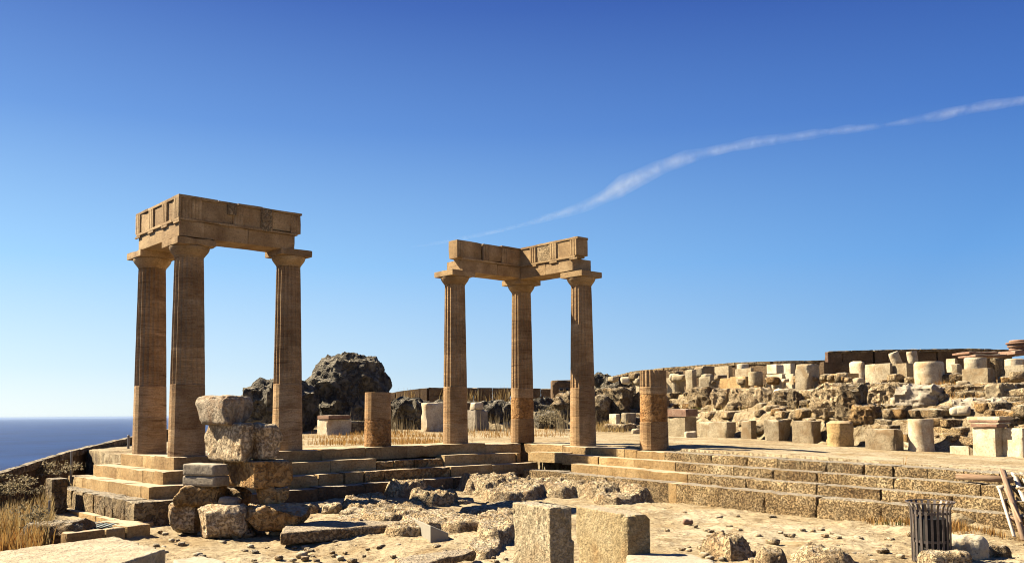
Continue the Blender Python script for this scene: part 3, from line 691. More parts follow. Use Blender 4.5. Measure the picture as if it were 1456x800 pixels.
def drumstone(name, label, cat, x0, x1, yt, yb, mat, z=None, d=None, flare=None, tilt=0, back=0, group=None, parent=None, wob=.02, top=.92, seed=None):
    xc = (x0+x1)/2
    P = at(xc, yb, d) if d is not None else (onz(xc, yb, z) if z is not None else hit(xc, yb))
    if back: P = at(xc, yb, dep(P)+back)
    m = mpp(P); r = (x1-x0)/2*m; h = (yb-yt)*m; zs = np.linspace(-.05, h, 12); pr = [(r*.9, -.05)]
    for z_ in zs:
        f = 1.
        if flare: f = .9+.1*abs(2*max(z_, 0)/h-1)**6
        if z_ > h*.985: f *= top
        pr.append((r*f, z_))
    sd = seed or random.randint(0, 9999)
    v, f = lathe(pr, 40, wob, sd)
    rot = Matrix.Rotation(tilt, 3, 'Y') if tilt else None
    o = mesh(name, v, f, mat, parent, P+np.array([0, r, 0]), 0, True, rot)
    try: o.data.set_sharp_from_angle(angle=R(45))
    except Exception: pass
    return tag(o, label, cat, group)

M['slab_pale'] = stonemat('pale crusty slab', [(.48, .38, .26), (.66, .55, .40), (.80, .70, .55)], 2.6, 1., pits=.15, tint=.05, pit_scale=16, pitcol=.45, bdist=.03, sunlit_dust=.2)
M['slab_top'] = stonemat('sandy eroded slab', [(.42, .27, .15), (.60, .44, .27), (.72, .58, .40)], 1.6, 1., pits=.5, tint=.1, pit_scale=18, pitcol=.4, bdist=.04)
# ------------------------------------------------------------------ the rubble stack in the left foreground
D0 = dep(hit(330, 762))
SG = 'stones of the rubble stack'
def sk(label, x0, xs, x1, yt, yb, mat, dd=0., **k):
    return cblock('rubble_stone', label, 'stone', x0, xs, x1, yt, yb, M[mat], d=D0+dd, sink=0, group=SG, **k)
rs = dict(res=.03, octv=5)
sk('cracked grey-brown block on the very top of the rubble stack, left half', 275, 322, 346, 563, 603, 'stackgrey', .1, ang=.85, r=.05, amp=.03, lump=.12, chip=.3, planes=[(0, .8, -.65, .60), (-.8, .1, .5, .8), (.3, -1, -.2, .85)], **rs)
sk('grey block on the top of the rubble stack, right half with a rounded shoulder', 306, 325, 361, 562, 604, 'stackgrey', .38, ang=.75, l2=.35, r=.07, amp=.03, lump=.1, chip=.3, planes=[(.9, -.3, -.6, .62), (.6, -1, .6, .75)], **rs)
sk('big pale block with tooled left face, second from the top of the stack', 288, 344, 362, 602, 657, 'stackpale', -.05, ang=.85, r=.05, amp=.03, freq=7, lump=.1, chip=.3, planes=[(0, .9, -.5, .72), (-.4, .8, .6, .78), (.5, -1, -.3, .85)], **rs)
sk('rounded pale boulder beside the tooled block, second tier of the stack', 341, 372, 404, 603, 655, 'stackpale', .02, ang=.8, l2=.5, planes=[(1, -.2, -.5, .62), (.9, -.4, .6, .68)], r=.1, amp=.04, lump=.12, chip=.2, **rs)
sk('flat grey slab with a groove along it, left side of the stack', 259, 304, 319, 660, 677, 'grey', -.1, ang=1.1, l1=.4, r=.03, amp=.008, chip=.1, **rs)
sk('lower grey slab under the grooved one, left side of the stack', 259, 305, 318, 677.5, 692, 'grey', -.1, ang=1.1, l1=.4, r=.03, amp=.01, chip=.1, **rs)
sk('orange-brown oblong block across the right of the stack', 317, 361, 417, 656, 695, 'orange', -.15, ang=.72, r=.025, amp=.014, freq=6, chip=.12, **rs)
sk('wedge-shaped brown stone under the orange block', 343, 368, 410, 694, 724, 'orange', 0, ang=.3, l2=.5, r=.04, amp=.03, lump=.1, chip=.3, planes=[(.9, -.1, -.8, .6), (-.8, 0, -.5, .75)], **rs)
def rk(label, x0, x1, yt, yb, mat, dd=0., th=.6, **k):
    P = at((x0+x1)/2, yb, D0+dd); kk = dict(r=.12, res=.03, amp=.035, lump=.12, freq=5, planes=cuts(5, .62, .8)); kk.update(k)
    return rock('rubble_stone', label, 'stone', x0, x1, yb, (yb-yt)*mpp(P), th, M[mat], d=D0+dd, sink=0, group=SG, **kk)
rk('dark pitted stone under the grey slabs of the stack', 247, 309, 690, 721, 'brown', .0, .7, r=.1)
rk('rough round boulder at the left foot of the stack', 238, 283, 714, 757, 'stackpale', .05, .6)
rk('large rough boulder at the front foot of the stack', 273, 347, 719, 768, 'stackpale', -.45, .7, r=.2)
rk('small dark stone wedged in the gap of the stack', 308, 336, 707, 723, 'grey', -.1, .3, r=.07, amp=.02, lump=.05)
rk('angular brown boulder at the right foot of the stack', 337, 430, 721, 757, 'orange', -.35, .75, planes=[(-.7, 0, -.8, .5), (.7, 0, -.7, .7), (.3, -.2, 1, .6), (-.5, -.8, .5, .7)])
rk('brown stone buried behind the foot of the stack', 300, 372, 722, 760, 'brown', .45, .6)
rk('little stone at the foot of the stack beside the big boulder', 328, 358, 753, 767, 'rough', -.35, .3, r=.06, amp=.02, lump=.04)
rk('small flat stone under the right foot of the stack', 398, 424, 752, 767, 'orange', -.3, .3, r=.06, amp=.02, lump=.04)
rk('hidden packing stone in the middle of the stack', 300, 350, 694, 724, 'brown', .5, .5)

# ------------------------------------------------------------------ court: foreground blocks and slabs
cblock('stone_block', 'big upright block with streaky pitted face, left of the foreground pair', 'block', 729.3, 783.5, 818, 722.5, 872, M['tooled'], ang=.55, res=.014, amp=.016, freq=(17, 17, 7), r=.02, chip=.22, maxn=90, octv=5)
cblock('stone_block', 'big upright block with a chipped right shoulder, right of the foreground pair', 'block', 820, 893.5, 926.5, 733, 838, M['toolwarm'], ang=.45, res=.014, amp=.008, freq=14, r=.02, chip=.25, maxn=90, octv=4, planes=[(1, -.2, 1.1, .90)])
quadstone('paving_slab', 'long pale slab with a crack across it, bottom left corner', 'slab', [(-30, 785), (163, 762), (236, 780), (60, 835)], -.80, .34, M['slab_pale'], res=.025, amp=.014, freq=5, chip=.25, maxn=90)
quadstone('paving_slab', 'small pale slab cut by the bottom edge beside the cracked slab', 'slab', [(246, 795), (288, 789), (322, 797), (250, 820)], -1.05, .25, M['block'])
quadstone('eroded_slab', 'long flat slab with a reddish broken edge right of the rubble stack', 'slab', [(405, 742), (565, 735), (580, 743), (398, 757)], -1.12, .22, M['slab_top'], amp=.025, freq=2.2, r=.05, res=.035)
quadstone('eroded_slab', 'low broken ledge with a reddish rim near the bottom middle', 'slab', [(560, 792), (668, 777), (677, 783), (575, 806)], -1.17, .12, M['slab_top'], amp=.03, freq=3, r=.05, res=.03)
quadstone('paving_slab', 'flat slab with a worn hollow at the foot of the foreground blocks', 'slab', [(893, 784), (985, 787), (1035, 802), (880, 812)], -.98, .22, M['block'], amp=.02, r=.03)
# pale wedge shaped light cover
P = hit(612, 771); e1 = np.array([math.cos(.35), math.sin(.35)]); e2 = np.array([-math.sin(.35), math.cos(.35)])
L1 = _len(P, *e1, 638, 771); L2 = _len(P, *e2, 578, 771); hh = 24*mpp(P)
pts = [(0, 0), (L1, 0), (L1, L2), (0, L2)]; vs = [(a*e1[0]+b*e2[0], a*e1[1]+b*e2[1], -.03) for a, b in pts]+[(a*e1[0]+b*e2[0], a*e1[1]+b*e2[1], hh*(1 if a == 0 else .5)) for a, b in pts]
o = mesh('floodlight_cover', vs, [(3, 2, 1, 0), (4, 5, 6, 7), (0, 1, 5, 4), (1, 2, 6, 5), (2, 3, 7, 6), (3, 0, 4, 7)], M['cream'], None, P)
bv = o.modifiers.new('bevel', 'BEVEL'); bv.width = .012; bv.segments = 2
tag(o, 'small cream wedge-shaped box on the court floor', 'box')

# ------------------------------------------------------------------ natural rock in the court
OG = None
rock('boulder', 'rounded pitted nub lit by the sun below the broken steps', 'rock', 532, 562, 695, .34, .4, M['karst'], res=.03, r=.14, amp=.06, sink=.02)
rock('boulder', 'small round nub on top of the dark leaning rock', 'rock', 612, 634, 686, .24, .3, M['karst'], res=.03, r=.1, amp=.05, sink=.02)
rock('boulder', 'grey lump beside the right foot of the rubble stack', 'rock', 427, 453, 730, .2, .3, M['karst'], res=.025, r=.08, amp=.05)
rock('boulder', 'grey lump second from the rubble stack', 'rock', 455, 484, 731, .22, .35, M['karst'], res=.025, r=.08, amp=.05)
rock('boulder', 'wide grey lump touching the broad low outcrop', 'rock', 478, 526, 741, .22, .5, M['karst'], res=.025, r=.1, amp=.07)
rock('boulder', 'pale boulder with a dark right side in the right foreground', 'rock', 1004, 1078, 797, .30, .9, M['karst'], res=.02, r=.06, amp=.09, freq=4, g=.62, dome=.7, planes=cuts(5, .6, .85))
rock('boulder', 'broken rock cut by the bottom edge, right of centre', 'rock', 1078, 1130, 808, .24, .6, M['karst'], res=.02, r=.05, amp=.09, freq=4, g=.62, dome=.6, planes=cuts(5, .6, .85))
rock('boulder', 'pitted flat rock at the bottom edge left of the bin', 'rock', 1140, 1235, 808, .22, .9, M['karst'], res=.02, r=.05, amp=.09, freq=4, g=.62, dome=.6, planes=cuts(5, .6, .85))
rock('boulder', 'bright white boulder leaning by the bin', 'rock', 1345, 1410, 795, .36, .5, M['marble'], res=.022, r=.16, amp=.05)
rock('boulder', 'low grey rock at the right foot of the white boulder', 'rock', 1325, 1385, 806, .20, .5, M['karst'], res=.022, r=.1, amp=.05)
rock('boulder', 'brown rock with a shaded hollow right of the white boulder', 'rock', 1398, 1440, 793, .16, .5, M['rough'], res=.022, r=.1, amp=.06)
rock('boulder', 'mound of brown earth and rock between the bin and the planks', 'rock', 1345, 1420, 752, .24, 1.2, M['ground'], res=.03, r=.1, amp=.08, freq=4, dome=.8)
rock('boulder', 'small dark stone lying alone on the bare court floor', 'rock', 972, 987, 745, .10, .12, M['red'], res=.02, r=.05, amp=.03, sink=.01)
rock('boulder', 'rough low rock at the left edge beside the stone trough', 'rock', 30, 105, 773, .34, .9, M['rough'], res=.025, r=.14, amp=.1)
def karst(label, blobs, seed, res=.034):
    """a spread of eroded bedrock built as one fine relief: blobs = (picture x, row, half width px, half depth m, height)"""
    E = []
    for (x, y, hw, hd, h) in blobs:
        c = onz(x, y, -1.1); E.append((c[0], c[1], hw*mpp(c), hd, h))
    x0 = min(e[0]-e[2]*1.35 for e in E); x1 = max(e[0]+e[2]*1.35 for e in E); y0 = min(e[1]-e[3]*1.35 for e in E); y1 = max(e[1]+e[3]*1.35 for e in E)
    nx, ny = int((x1-x0)/res), int((y1-y0)/res); X, Y = np.meshgrid(np.linspace(x0, x1, nx), np.linspace(y0, y1, ny), indexing='ij'); x, y = X.ravel(), Y.ravel()
    u_, v_ = touv(x, y); Q0 = np.stack([x, y, x*0+seed], -1)
    wob = fbm(Q0*1.1, 4, seed)*1.1; top = np.zeros(len(x))
    wp = Q0+np.stack([fbm(Q0*1.5, 3, seed+1), fbm(Q0*1.5+9, 3, seed+2), x*0], -1)*.9
    rg1 = fbm(wp*np.array([1.2, 1.9, 1]), 4, seed+3, True, .55); rg2 = fbm(wp*np.array([4.2, 6.5, 1]), 4, seed+4, True, .6); fn = fbm(Q0*17, 3, seed+5)
    m = np.zeros(len(x)); hh = np.zeros(len(x))
    for (cx, cy, a, d, h) in E:
        r = np.sqrt(((x-cx)/a)**2+((y-cy)/d)**2)+wob*.75; k = sst(1.1, .82, r); hh = np.maximum(hh, h*k); m = np.maximum(m, k)
    m = m*sst(8.68, 8.5, u_)*sst(-1.86, -2.0, v_)
    z = gz0(x, y)-.10+.78*hh*m*(.78+.5*rg1+.30*rg2)+m*(.10+.05*fn)
    idx = np.arange(nx*ny).reshape(nx, ny); keep = (m.reshape(nx, ny) > .0)
    K = keep[:-1, :-1] | keep[1:, :-1] | keep[1:, 1:] | keep[:-1, 1:]
    q = np.stack([idx[:-1, :-1], idx[1:, :-1], idx[1:, 1:], idx[:-1, 1:]], -1)[K]
    used, inv = np.unique(q.ravel(), return_inverse=True); c = np.array([x.mean(), y.mean(), -1.2]); vv = np.stack([x, y, z], -1)[used]-c
    tag(mesh('rock_outcrop', vv, inv.reshape(-1, 4), M['karst'], None, c, 0, True), label, 'rock')
karst('long eroded ridge of pale bedrock from the inner corner to the right hand steps', [(692, 697, 48, 1.3, .58), (745, 700, 45, 1.2, .46), (795, 699, 50, 1.3, .52), (850, 700, 52, 1.2, .58), (908, 701, 48, 1.0, .66), (875, 708, 40, .6, .32), (720, 705, 40, .9, .36)], 3)
karst('broad eroded bedrock in the left of the court behind the cream box', [(520, 722, 34, 1.1, .36), (560, 731, 45, 1.2, .40), (610, 739, 50, .9, .34), (655, 742, 42, .6, .30), (585, 744, 40, .5, .3), (505, 735, 30, .7, .25)], 11)
karst('dark leaning bedrock in the shade of the broken steps', [(575, 703, 36, .9, .62), (545, 699, 24, .6, .42), (617, 712, 32, .8, .5), (600, 696, 26, .6, .55)], 23)
karst('rough bedrock slope against the left foreground block', [(706, 747, 30, 1.2, .42), (728, 737, 24, 1.0, .40), (690, 762, 26, .7, .16)], 31)
karst('low worn bedrock lip across the middle of the court floor', [(690, 724, 52, .5, .20), (735, 718, 46, .5, .2), (655, 712, 30, .5, .16)], 41)
for i in range(260):                        # loose fist-size stones on the court floor
    x = random.uniform(210, 1450); y = random.choice([random.uniform(706, 800), random.uniform(750, 800)])
    if 725 < x < 930 and y > 720: continue
    P = hit(x, y)
    u_, v_ = touv(P[0], P[1])
    if v_ > -1.9 or u_ > 8.6: continue
    s_ = random.uniform(.02, .07)*(1.3 if random.random() < .15 else 1)
    q, f = stone_geo((s_*random.uniform(.8, 1.5), s_, s_*.6), r=s_*.5, res=s_*.6, amp=s_*.25, freq=9, seed=i, lump=s_*.4, maxn=6)
    tag(mesh('loose_stone', q, f, M[random.choice(['rough', 'karst', 'karst', 'block'])], None, P-np.array([0, 0, s_*.3]), random.uniform(0, 6), True), 'small loose stone scattered on the court floor', 'stone', 'loose stones on the court floor')

# ------------------------------------------------------------------ stone trough with a grate, lower left
t = empty('stone_trough', onz(140, 752, -1.2), 0, 'low stone-edged pit covered by a dark metal grate at the left', 'trough')
ZTOP = -1.12
def curb(a, b, wd, inner):
    A, B = onz(*a, ZTOP)[:2], onz(*b, ZTOP)[:2]; d_ = (B-A)/np.linalg.norm(B-A); n_ = np.array([-d_[1], d_[0]])*inner; L = np.linalg.norm(B-A)
    c = (A+B)/2+n_*wd/2
    stone('curb_stone', M['step'], (c[0], c[1], ZTOP-.28), (L/2, wd/2, .14), math.atan2(d_[1], d_[0]), t, r=.02, res=.05, amp=.012, seed=random.randint(0, 99), chip=.12)
curb((95, 758), (150, 751.5), .2, 1); curb((151, 751.4), (180, 748), .2, 1); curb((181, 747.8), (214, 744), .5, 1); curb((75, 748), (166, 737.5), .2, -1); curb((166, 737.5), (205, 741.), .35, -1)
curb((72, 749), (94, 757.5), .18, 1)
A, B, Cc, Dd = [onz(*q, ZTOP-.03) for q in ((80, 748.5), (163, 738.5), (192, 745.5), (100, 756))]
for i in range(15):
    s_ = i/14; bar('grate_bar', A+(B-A)*s_, Dd+(Cc-Dd)*s_, .025, .03, M['grate'], t)
for s_ in (.02, .5, .98): bar('grate_bar', A+(Dd-A)*s_-np.array([0, 0, .032]), B+(Cc-B)*s_-np.array([0, 0, .032]), .03, .03, M['grate'], t)

# ------------------------------------------------------------------ litter bin
P = hit(1325, 797); m_ = mpp(P); HB = 84*m_; RBn = 25.5*m_
b_ = empty('litter_bin', P, 0, 'tall slatted metal litter bin with a flared rim in the right foreground', 'bin')
zz = [0.0, .86*HB, .93*HB, .975*HB, HB]; ro = [0, 0.01, .10*RBn, .2*RBn, .235*RBn]
for i in range(22):
    a = 2*math.pi*i/22+.07; ca, sa = math.cos(a), math.sin(a); wd = .028; vs = []
    for z_, o_ in zip(zz, ro):
        for (s_, n_) in ((-wd, 0), (wd, 0), (wd, .006), (-wd, .006)):
            r_ = RBn+o_+n_; vs.append((r_*ca-s_*sa*.62, r_*sa+s_*ca*.62, z_))
    fs = [(4*j+q, 4*j+(q+1) % 4, 4*j+4+(q+1) % 4, 4*j+4+q) for j in range(4) for q in range(4)]+[(3, 2, 1, 0), (16, 17, 18, 19)]
    mesh('slat', vs, fs, M['bin'], b_, P)
def ring(r_, z_, h_, t_, nm='ring'):
    v, f = lathe([(r_, z_), (r_+t_, z_), (r_+t_, z_+h_), (r_, z_+h_), (r_, z_)], 48, cap=False)
    mesh(nm, v, f, M['bin'], b_, P)
ring(RBn-.012, .80*HB, .035, .011); ring(RBn-.012, .33*HB, .035, .011); ring(RBn-.012, .02, .035, .011); ring(RBn*1.235, HB-.012, .016, .016, 'rim')
v, f = lathe([(.01, .03), (RBn-.02, .03), (RBn-.02, .045), (.01, .045)], 32); mesh('bin_floor', v, f, M['bin'], b_, P)
v, f = lathe([(RBn-.05, .05), (RBn-.045, .5*HB), (RBn-.05, .72*HB), (RBn-.09, .74*HB), (RBn-.1, .06)], 32, .012, 4); mesh('liner', v, f, M['window'], b_, P)

# ------------------------------------------------------------------ timber at the right edge
t = empty('wooden_pallet', hit(1450, 765), 0, 'broken wooden pallet of bleached planks leaning on the steps at the right edge', 'pallet')
dA, dB = dep(hit(1452, 775)), dep(hit(1452, 775))+1.9
def pl(x0, y0, d0, x1, y1, d1, w_, t_, mt): bar('plank', at(x0, y0, d0), at(x1, y1, d1), w_, t_, M[mt], t, up=(0, -1, .4))
pl(1425, 667, dB, 1457, 768, dA, .12, .03, 'wood'); pl(1420, 692, dB-.3, 1442, 762, dA+.1, .055, .03, 'wood_pale'); pl(1429, 694, dB-.4, 1452, 742, dA+.25, .05, .03, 'wood')
pl(1441, 672, dB+.05, 1480, 765, dA+.1, .10, .025, 'wood_pale'); pl(1454, 672, dB+.05, 1493, 765, dA+.1, .11, .025, 'wood_pale'); pl(1467, 672, dB+.05, 1508, 765, dA+.1, .11, .025, 'wood_pale')
pl(1419, 694, dB-.36, 1432, 692, dB-.30, .10, .05, 'wood_pale'); pl(1436, 737, dA+.65, 1500, 742, dA+.65, .08, .05, 'wood'); pl(1440, 682, dB+.12, 1500, 687, dB+.12, .08, .05, 'wood')
t = empty('timber_beam', planeU(9.9, 1390, 684), 0, 'grey-brown timber beam lying along the second step by the pallet', 'beam')
A, B = planeU(9.76, 1361, 687.), planeU(9.76, 1440, 694.)
A[2] = float(warp(np.array(9.7), np.array(touv(*A[:2])[1])))-.21+.115; B[2] = float(warp(np.array(9.7), np.array(touv(*B[:2])[1])))-.21+.115
bar('beam', A, B, .14, .11, M['wood'], t)
A, B = hit(1402, 739)+np.array([0, 0, .08]), hit(1437, 741)+np.array([0, 0, .10])
t = empty('timber_offcut', A, 0, 'short timber offcut on the ground left of the pallet', 'timber'); bar('plank', A, B, .14, .05, M['wood'], t)

# ------------------------------------------------------------------ sea wall, posts
def course_wall(label, pts, thick, courses, mat, lo, hi, name='boundary_wall', rough=.25, cope=None):
    """pts: (x, y, ztop) world points; a wall of laid stones hanging below ztop"""
    e = empty(name, (pts[0][0], pts[0][1], pts[0][2]-sum(courses)), 0, label, 'wall')
    for (p, q) in zip(pts[:-1], pts[1:]):
        p, q = np.array(p, float), np.array(q, float); L = np.linalg.norm((q-p)[:2]); an = math.atan2(q[1]-p[1], q[0]-p[0]); sl_ = (q[2]-p[2])/L
        zoff = 0.
        for ci, ch in enumerate(courses):
            s_ = -random.uniform(0, lo)*0
            first = True
            while s_ < L-.01:
                l = min(random.uniform(lo, hi)*(.6 if first and ci % 2 else 1), L-s_); first = False
                if L-s_-l < lo*.4: l = L-s_
                c = p+(q-p)*((s_+l/2)/L)
                P_, Q_ = stone_geo((l/2-.006, thick/2+random.uniform(-.02, .02)+(.04 if cope and ci == 0 else 0), ch/2+.02), r=.015, res=max(.12, ch/2), amp=.012+.03*rough, freq=3, seed=random.randint(0, 9999), chip=.1, maxn=8)
                P_[:, 2] += P_[:, 0]*sl_
                o = mesh('wall_stone', P_, Q_, mat if not (cope and ci == 0) else cope, e, (c[0], c[1], c[2]-zoff-ch-.02*(ci > 0)-.001*(ci % 2)), an, True)
                try: o.data.set_sharp_from_angle(angle=R(45))
                except Exception: pass
                s_ += l
            zoff += ch
    return e
W = []
for (x, y, d_) in ((-260, 742, 15.5), (0, 673, 20.), (95, 643.3, 24.5), (185, 622.3, 30.), (262, 606, 37)):
    W.append(at(x, y, d_))
course_wall('long stone sea wall sloping down to the left above the sea', W, .12, [.14, .33, .34, .34, .4, .5], M['darkwall'], .5, .95, 'sea_wall', cope=M['rough'])
def post(x, yt, yb, d_, label, r_=.022, flat=False):
    p = at(x, yb, d_); h_ = (yb-yt)*mpp(p)
    v, f = lathe([(r_, -.1), (r_, h_-.01), (r_*.8, h_)], 10); o = mesh('metal_post', v, f, M['steel'], None, p); tag(o, label, 'post')
post(101, 641, 681, 22.6, 'thin metal post standing behind the left end of the stairs', .03)
post(182.3, 618, 646, 26.5, 'metal post beside the foot of the leftmost column', .035)
post(69.5, 711, 750, 17.6, 'short thin metal post by the stone trough', .022)
cblock('stone_block', 'dark square block behind the lower left end of the stairs', 'block', 66, 73, 97, 681, 713, M['rough'], d=20.5, sink=.5, l2=.5)

# ------------------------------------------------------------------ middle distance: crag, blocks, low walls
rock('crag', 'big dark crag with a rounded top behind the left stump', 'crag', 427, 541, 622, 4.0, 4.2, M['crag'], d=42, res=.08, r=1.7, amp=.30, freq=1.0, lump=.5, sink=.6, maxn=100, planes=[(-.8, -.5, .55, .60), (.9, -.2, .4, .72), (-.2, -.2, 1, .82), (.5, -.8, .5, .72), (-.1, -1, .1, .8)], seed=12)
rock('crag', 'lower rugged crag seen between the stack and the third column', 'crag', 335, 432, 615, 2.25, 3.2, M['crag'], d=39, res=.08, r=1., amp=.26, freq=1.1, lump=.5, sink=.5, maxn=70, seed=31)
MB = 'squared blocks below the crag'
cblock('stone_block', 'pale block with a lit left end, below the crag', 'block', 451, 466, 500, 596, 619, M['marble'], d=37, sink=.3)
cblock('cap_slab', 'thin slab lying on the pale block below the crag', 'slab', 452, 467, 499, 590, 595.6, M['red'], d=36.9, sink=0, l2=.9)
cblock('stone_block', 'low dark block left of the short stump', 'block', 492, 494, 519, 598, 619, M['rough'], d=38, sink=.3, l2=.6)
cblock('stone_block', 'tall block with a pale left end, left of the middle group of columns', 'block', 598.5, 607, 640, 572, 607, M['marble'], d=39, sink=.3)
cblock('stone_block', 'small white-topped block between the right group columns', 'block', 674, 676, 687.5, 571.5, 582, M['marble'], d=40, sink=0, l2=.4)
cblock('stone_block', 'grey upright block under the white-topped one', 'block', 673, 676, 696, 582, 606, M['grey'], d=40, sink=.4, l2=.6)
cblock('stone_block', 'dark block behind the first column of the right group', 'block', 655, 658, 676, 572, 604, M['darkwall'], d=41, sink=.4, l2=.6)
for i, (x0, x1, yb, h, dd) in enumerate([(555, 602, 612, 1.35, 41.5), (596, 660, 609, 1.25, 43), (655, 735, 607, 1.2, 43.5), (690, 735, 606, 1.0, 42.5), (755, 800, 606, 1.25, 43.2), (790, 850, 607, 1.55, 42.5), (765, 790, 607, .6, 41.5), (845, 868, 610, 1.5, 42.5)]):
    rock('rock_ledge', ['dark rock ledge right of the short stump', 'rock ledge topped with pale stone left of the right group', 'dark rock ledge behind the first pair of right group columns', 'low rock under the flat ledge behind the first pair of columns', 'rock ledge with a dark hollow between the middle and right columns',
         'grey striated outcrop just left of the last tall column', 'small dark boulder at the foot of the striated outcrop', 'rough rock filling the gap right of the last tall column'][i], 'rock', x0, x1, yb, h, 2.2, M['crag' if i not in (5, 7) else 'rough'], d=dd, r=.3, amp=.26, freq=1.1, sink=.3, lump=.3)
course_wall('long dark low wall on the skyline behind the columns', [at(540, 561, 62), at(610, 551.5, 60), at(700, 552, 60), at(792, 553, 60)], .5, [.5, .5, .5, .5], M['darkwall'], 1.2, 2.4)
course_wall('flat stone coping along the rock ledge behind the columns', [at(555, 576, 46), at(640, 576.5, 45), at(735, 577, 45), at(850, 577, 45)], 1.2, [.18, .3], M['block'], 1.2, 2.6, 'ledge_coping')
bl = empty('ruined_building', at(800, 575, 56), 0, 'small dark building with a grid of openings behind the right group', 'building')
A = at(785, 562, 56); Bq = at(824, 562, 56); m_ = mpp(A)
zb, ztp = A[2]-.6, A[2]+22*m_
P_, Q_ = stone_geo(((Bq[0]-A[0])/2, 1.2, (ztp-zb)/2), r=.05, res=.4, amp=.03, seed=3); mesh('wall', P_, Q_, M['darkwall'], bl, ((A[0]+Bq[0])/2, A[1]+1.2, zb), 0)
for i in range(4):
    for j in range(2):
        x = A[0]+.42+i*.36; z = A[2]+(4+j*6)*m_*.9-.05
        f_ = bar('window_frame', (x, A[1]-.02, z), (x+.30, A[1]-.02, z), .1, .2, M['marble'], bl)
        bar('pane', (x+.05, A[1]-.075, z+.03-.03), (x+.25, A[1]-.075, z), .06, .14, M['window'], f_)
for x0, x1, yt, dd, lb in ((842, 872, 533, 54, 'dark broken rocks on the skyline right of the last tall column'), (862, 905, 539, 52, 'dark rocks under the skyline left of the far stump'), (822, 846, 552, 52, 'low dark rubble mound beside the small building')):
    P = at((x0+x1)/2, 560, dd); rock('boulder', lb, 'rock', x0, x1, 560, (560-yt)*mpp(P), 2, M['crag'], d=dd, r=.3, amp=.3, freq=1.5, sink=.8)

# ------------------------------------------------------------------ the terrace bank on the right
def edge_depth(px, zlev, lo=20, hi=60):
    zlev = max(zlev, .1); lo = 20 if px > 1300 else 24
    """depth along picture column px where the planned ground first reaches height zlev"""
    ds = np.linspace(lo, hi, 800); r = ray(px, 585); P = CAMP[None]+r[None]*ds[:, None]; z = prof(np.full(800, float(px)), P[:, 1]-CAMP[1])
    k = int(np.argmax(z >= zlev)); return ds[k]
def bank(name, label, xa, xb, zlo, zhi, rows, cell, mat, proud=.35, jit=.5, rough=1.):
    e = empty(name, at((xa+xb)/2, 600, edge_depth((xa+xb)/2, zhi*.6+zlo*.4)), 0, label, 'bank')
    hh = (zhi-zlo)/rows
    for r_ in range(rows):
        x = xa+random.uniform(-6, 0)
        while x < xb:
            zc = zlo+hh*r_
            d_ = edge_depth(x, zlo+.15+(zhi-zlo-.2)*r_/rows); wpx = random.uniform(*cell)
            if random.random() < .12: x += wpx*.5; continue
            P = at(x+wpx/2, 585, d_-proud*(.3+.7*random.random())); w = wpx*mpp(P)
            q = at(x+wpx*1.5, 585, edge_depth(x+wpx*1.5, zlo+.15+(zhi-zlo-.2)*r_/rows)); p0 = at(x+wpx/2, 585, d_); an = math.atan2(q[1]-p0[1], q[0]-p0[0])
            h = hh*random.uniform(.8, 1.25)
            mt = random.choice(mat)
            P_, Q_ = stone_geo((w/2*random.uniform(1., 1.2), random.uniform(.3, .6), h/2), r=.03+.04*rough*random.random(), res=.09, amp=.03+.03*rough, freq=4, octv=4, g=.6, seed=random.randint(0, 9999), ridge=random.random() < .6, lump=.05*rough, chip=.3, maxn=18, planes=cuts(random.randint(2, 5), .68, .92))
            o = mesh('bank_stone', P_, Q_, M[mt], e, (P[0], P[1]+.3, zc), an+random.uniform(-.15, .15)*jit, True)
            x += wpx
    return e
bank('rubble_bank', 'lower bank of rough coursed stones behind the row of blocks on the right', 1200, 1500, -.35, .92, 5, (18, 52), ['poros', 'rough', 'brown', 'rough'], .2, .5, .6)
bank('rubble_bank', 'lower bank of broken rock behind the blocks, middle right', 868, 1200, -.25, .95, 4, (20, 60), ['rough', 'karst', 'karst'], .25, 1.2, 1.1)
bank('rocky_bank', 'upper rocky bank under the terrace of ruins', 850, 1260, .85, 1.85, 4, (20, 62), ['karst', 'rough', 'rough'], .4, 1.4, 1.2)
bank('rocky_bank', 'upper bank of dry stones on the far right under the terrace', 1260, 1500, .85, 1.75, 4, (20, 60), ['rough', 'poros', 'karst'], .4, 1.0, 1.)
big = [(846, 902, 588, 552, 'rough', 'large pale boulder face right of the last tall column'), (905, 950, 585, 556, 'karst', 'rough rock behind the far stump'), (984, 1024, 577, 551, 'rough', 'big dark boulder with a shaded side under the terrace edge'),
       (1020, 1046, 575, 553, 'karst', 'pale boulder beside the dark boulder'), (1046, 1110, 575, 552, 'karst', 'long pale rock under the rounded cap stone'), (1110, 1150, 577, 556, 'rough', 'reddish tumbled rocks below the tall terrace block'),
       (1168, 1216, 588, 545, 'karst', 'bulging pale rock face at the middle of the bank'), (1206, 1236, 590, 546, 'rough', 'craggy rock beside a dark hollow'), (1250, 1300, 574, 546, 'karst', 'knobbly rock under the long terrace blocks'),
       (1288, 1352, 574, 548, 'grey', 'slanting striated grey rock under the big drum'), (1226, 1262, 596, 576, 'brown', 'mossy rounded stone at the right of the bank'), (1366, 1424, 562, 548, 'rough', 'small tumbled stones on the upper right bank'),
       (1422, 1460, 564, 546, 'block', 'pale stones at the far right of the upper bank'), (1370, 1456, 577, 568, 'grey', 'dark slabs lying below the upper right bank')]
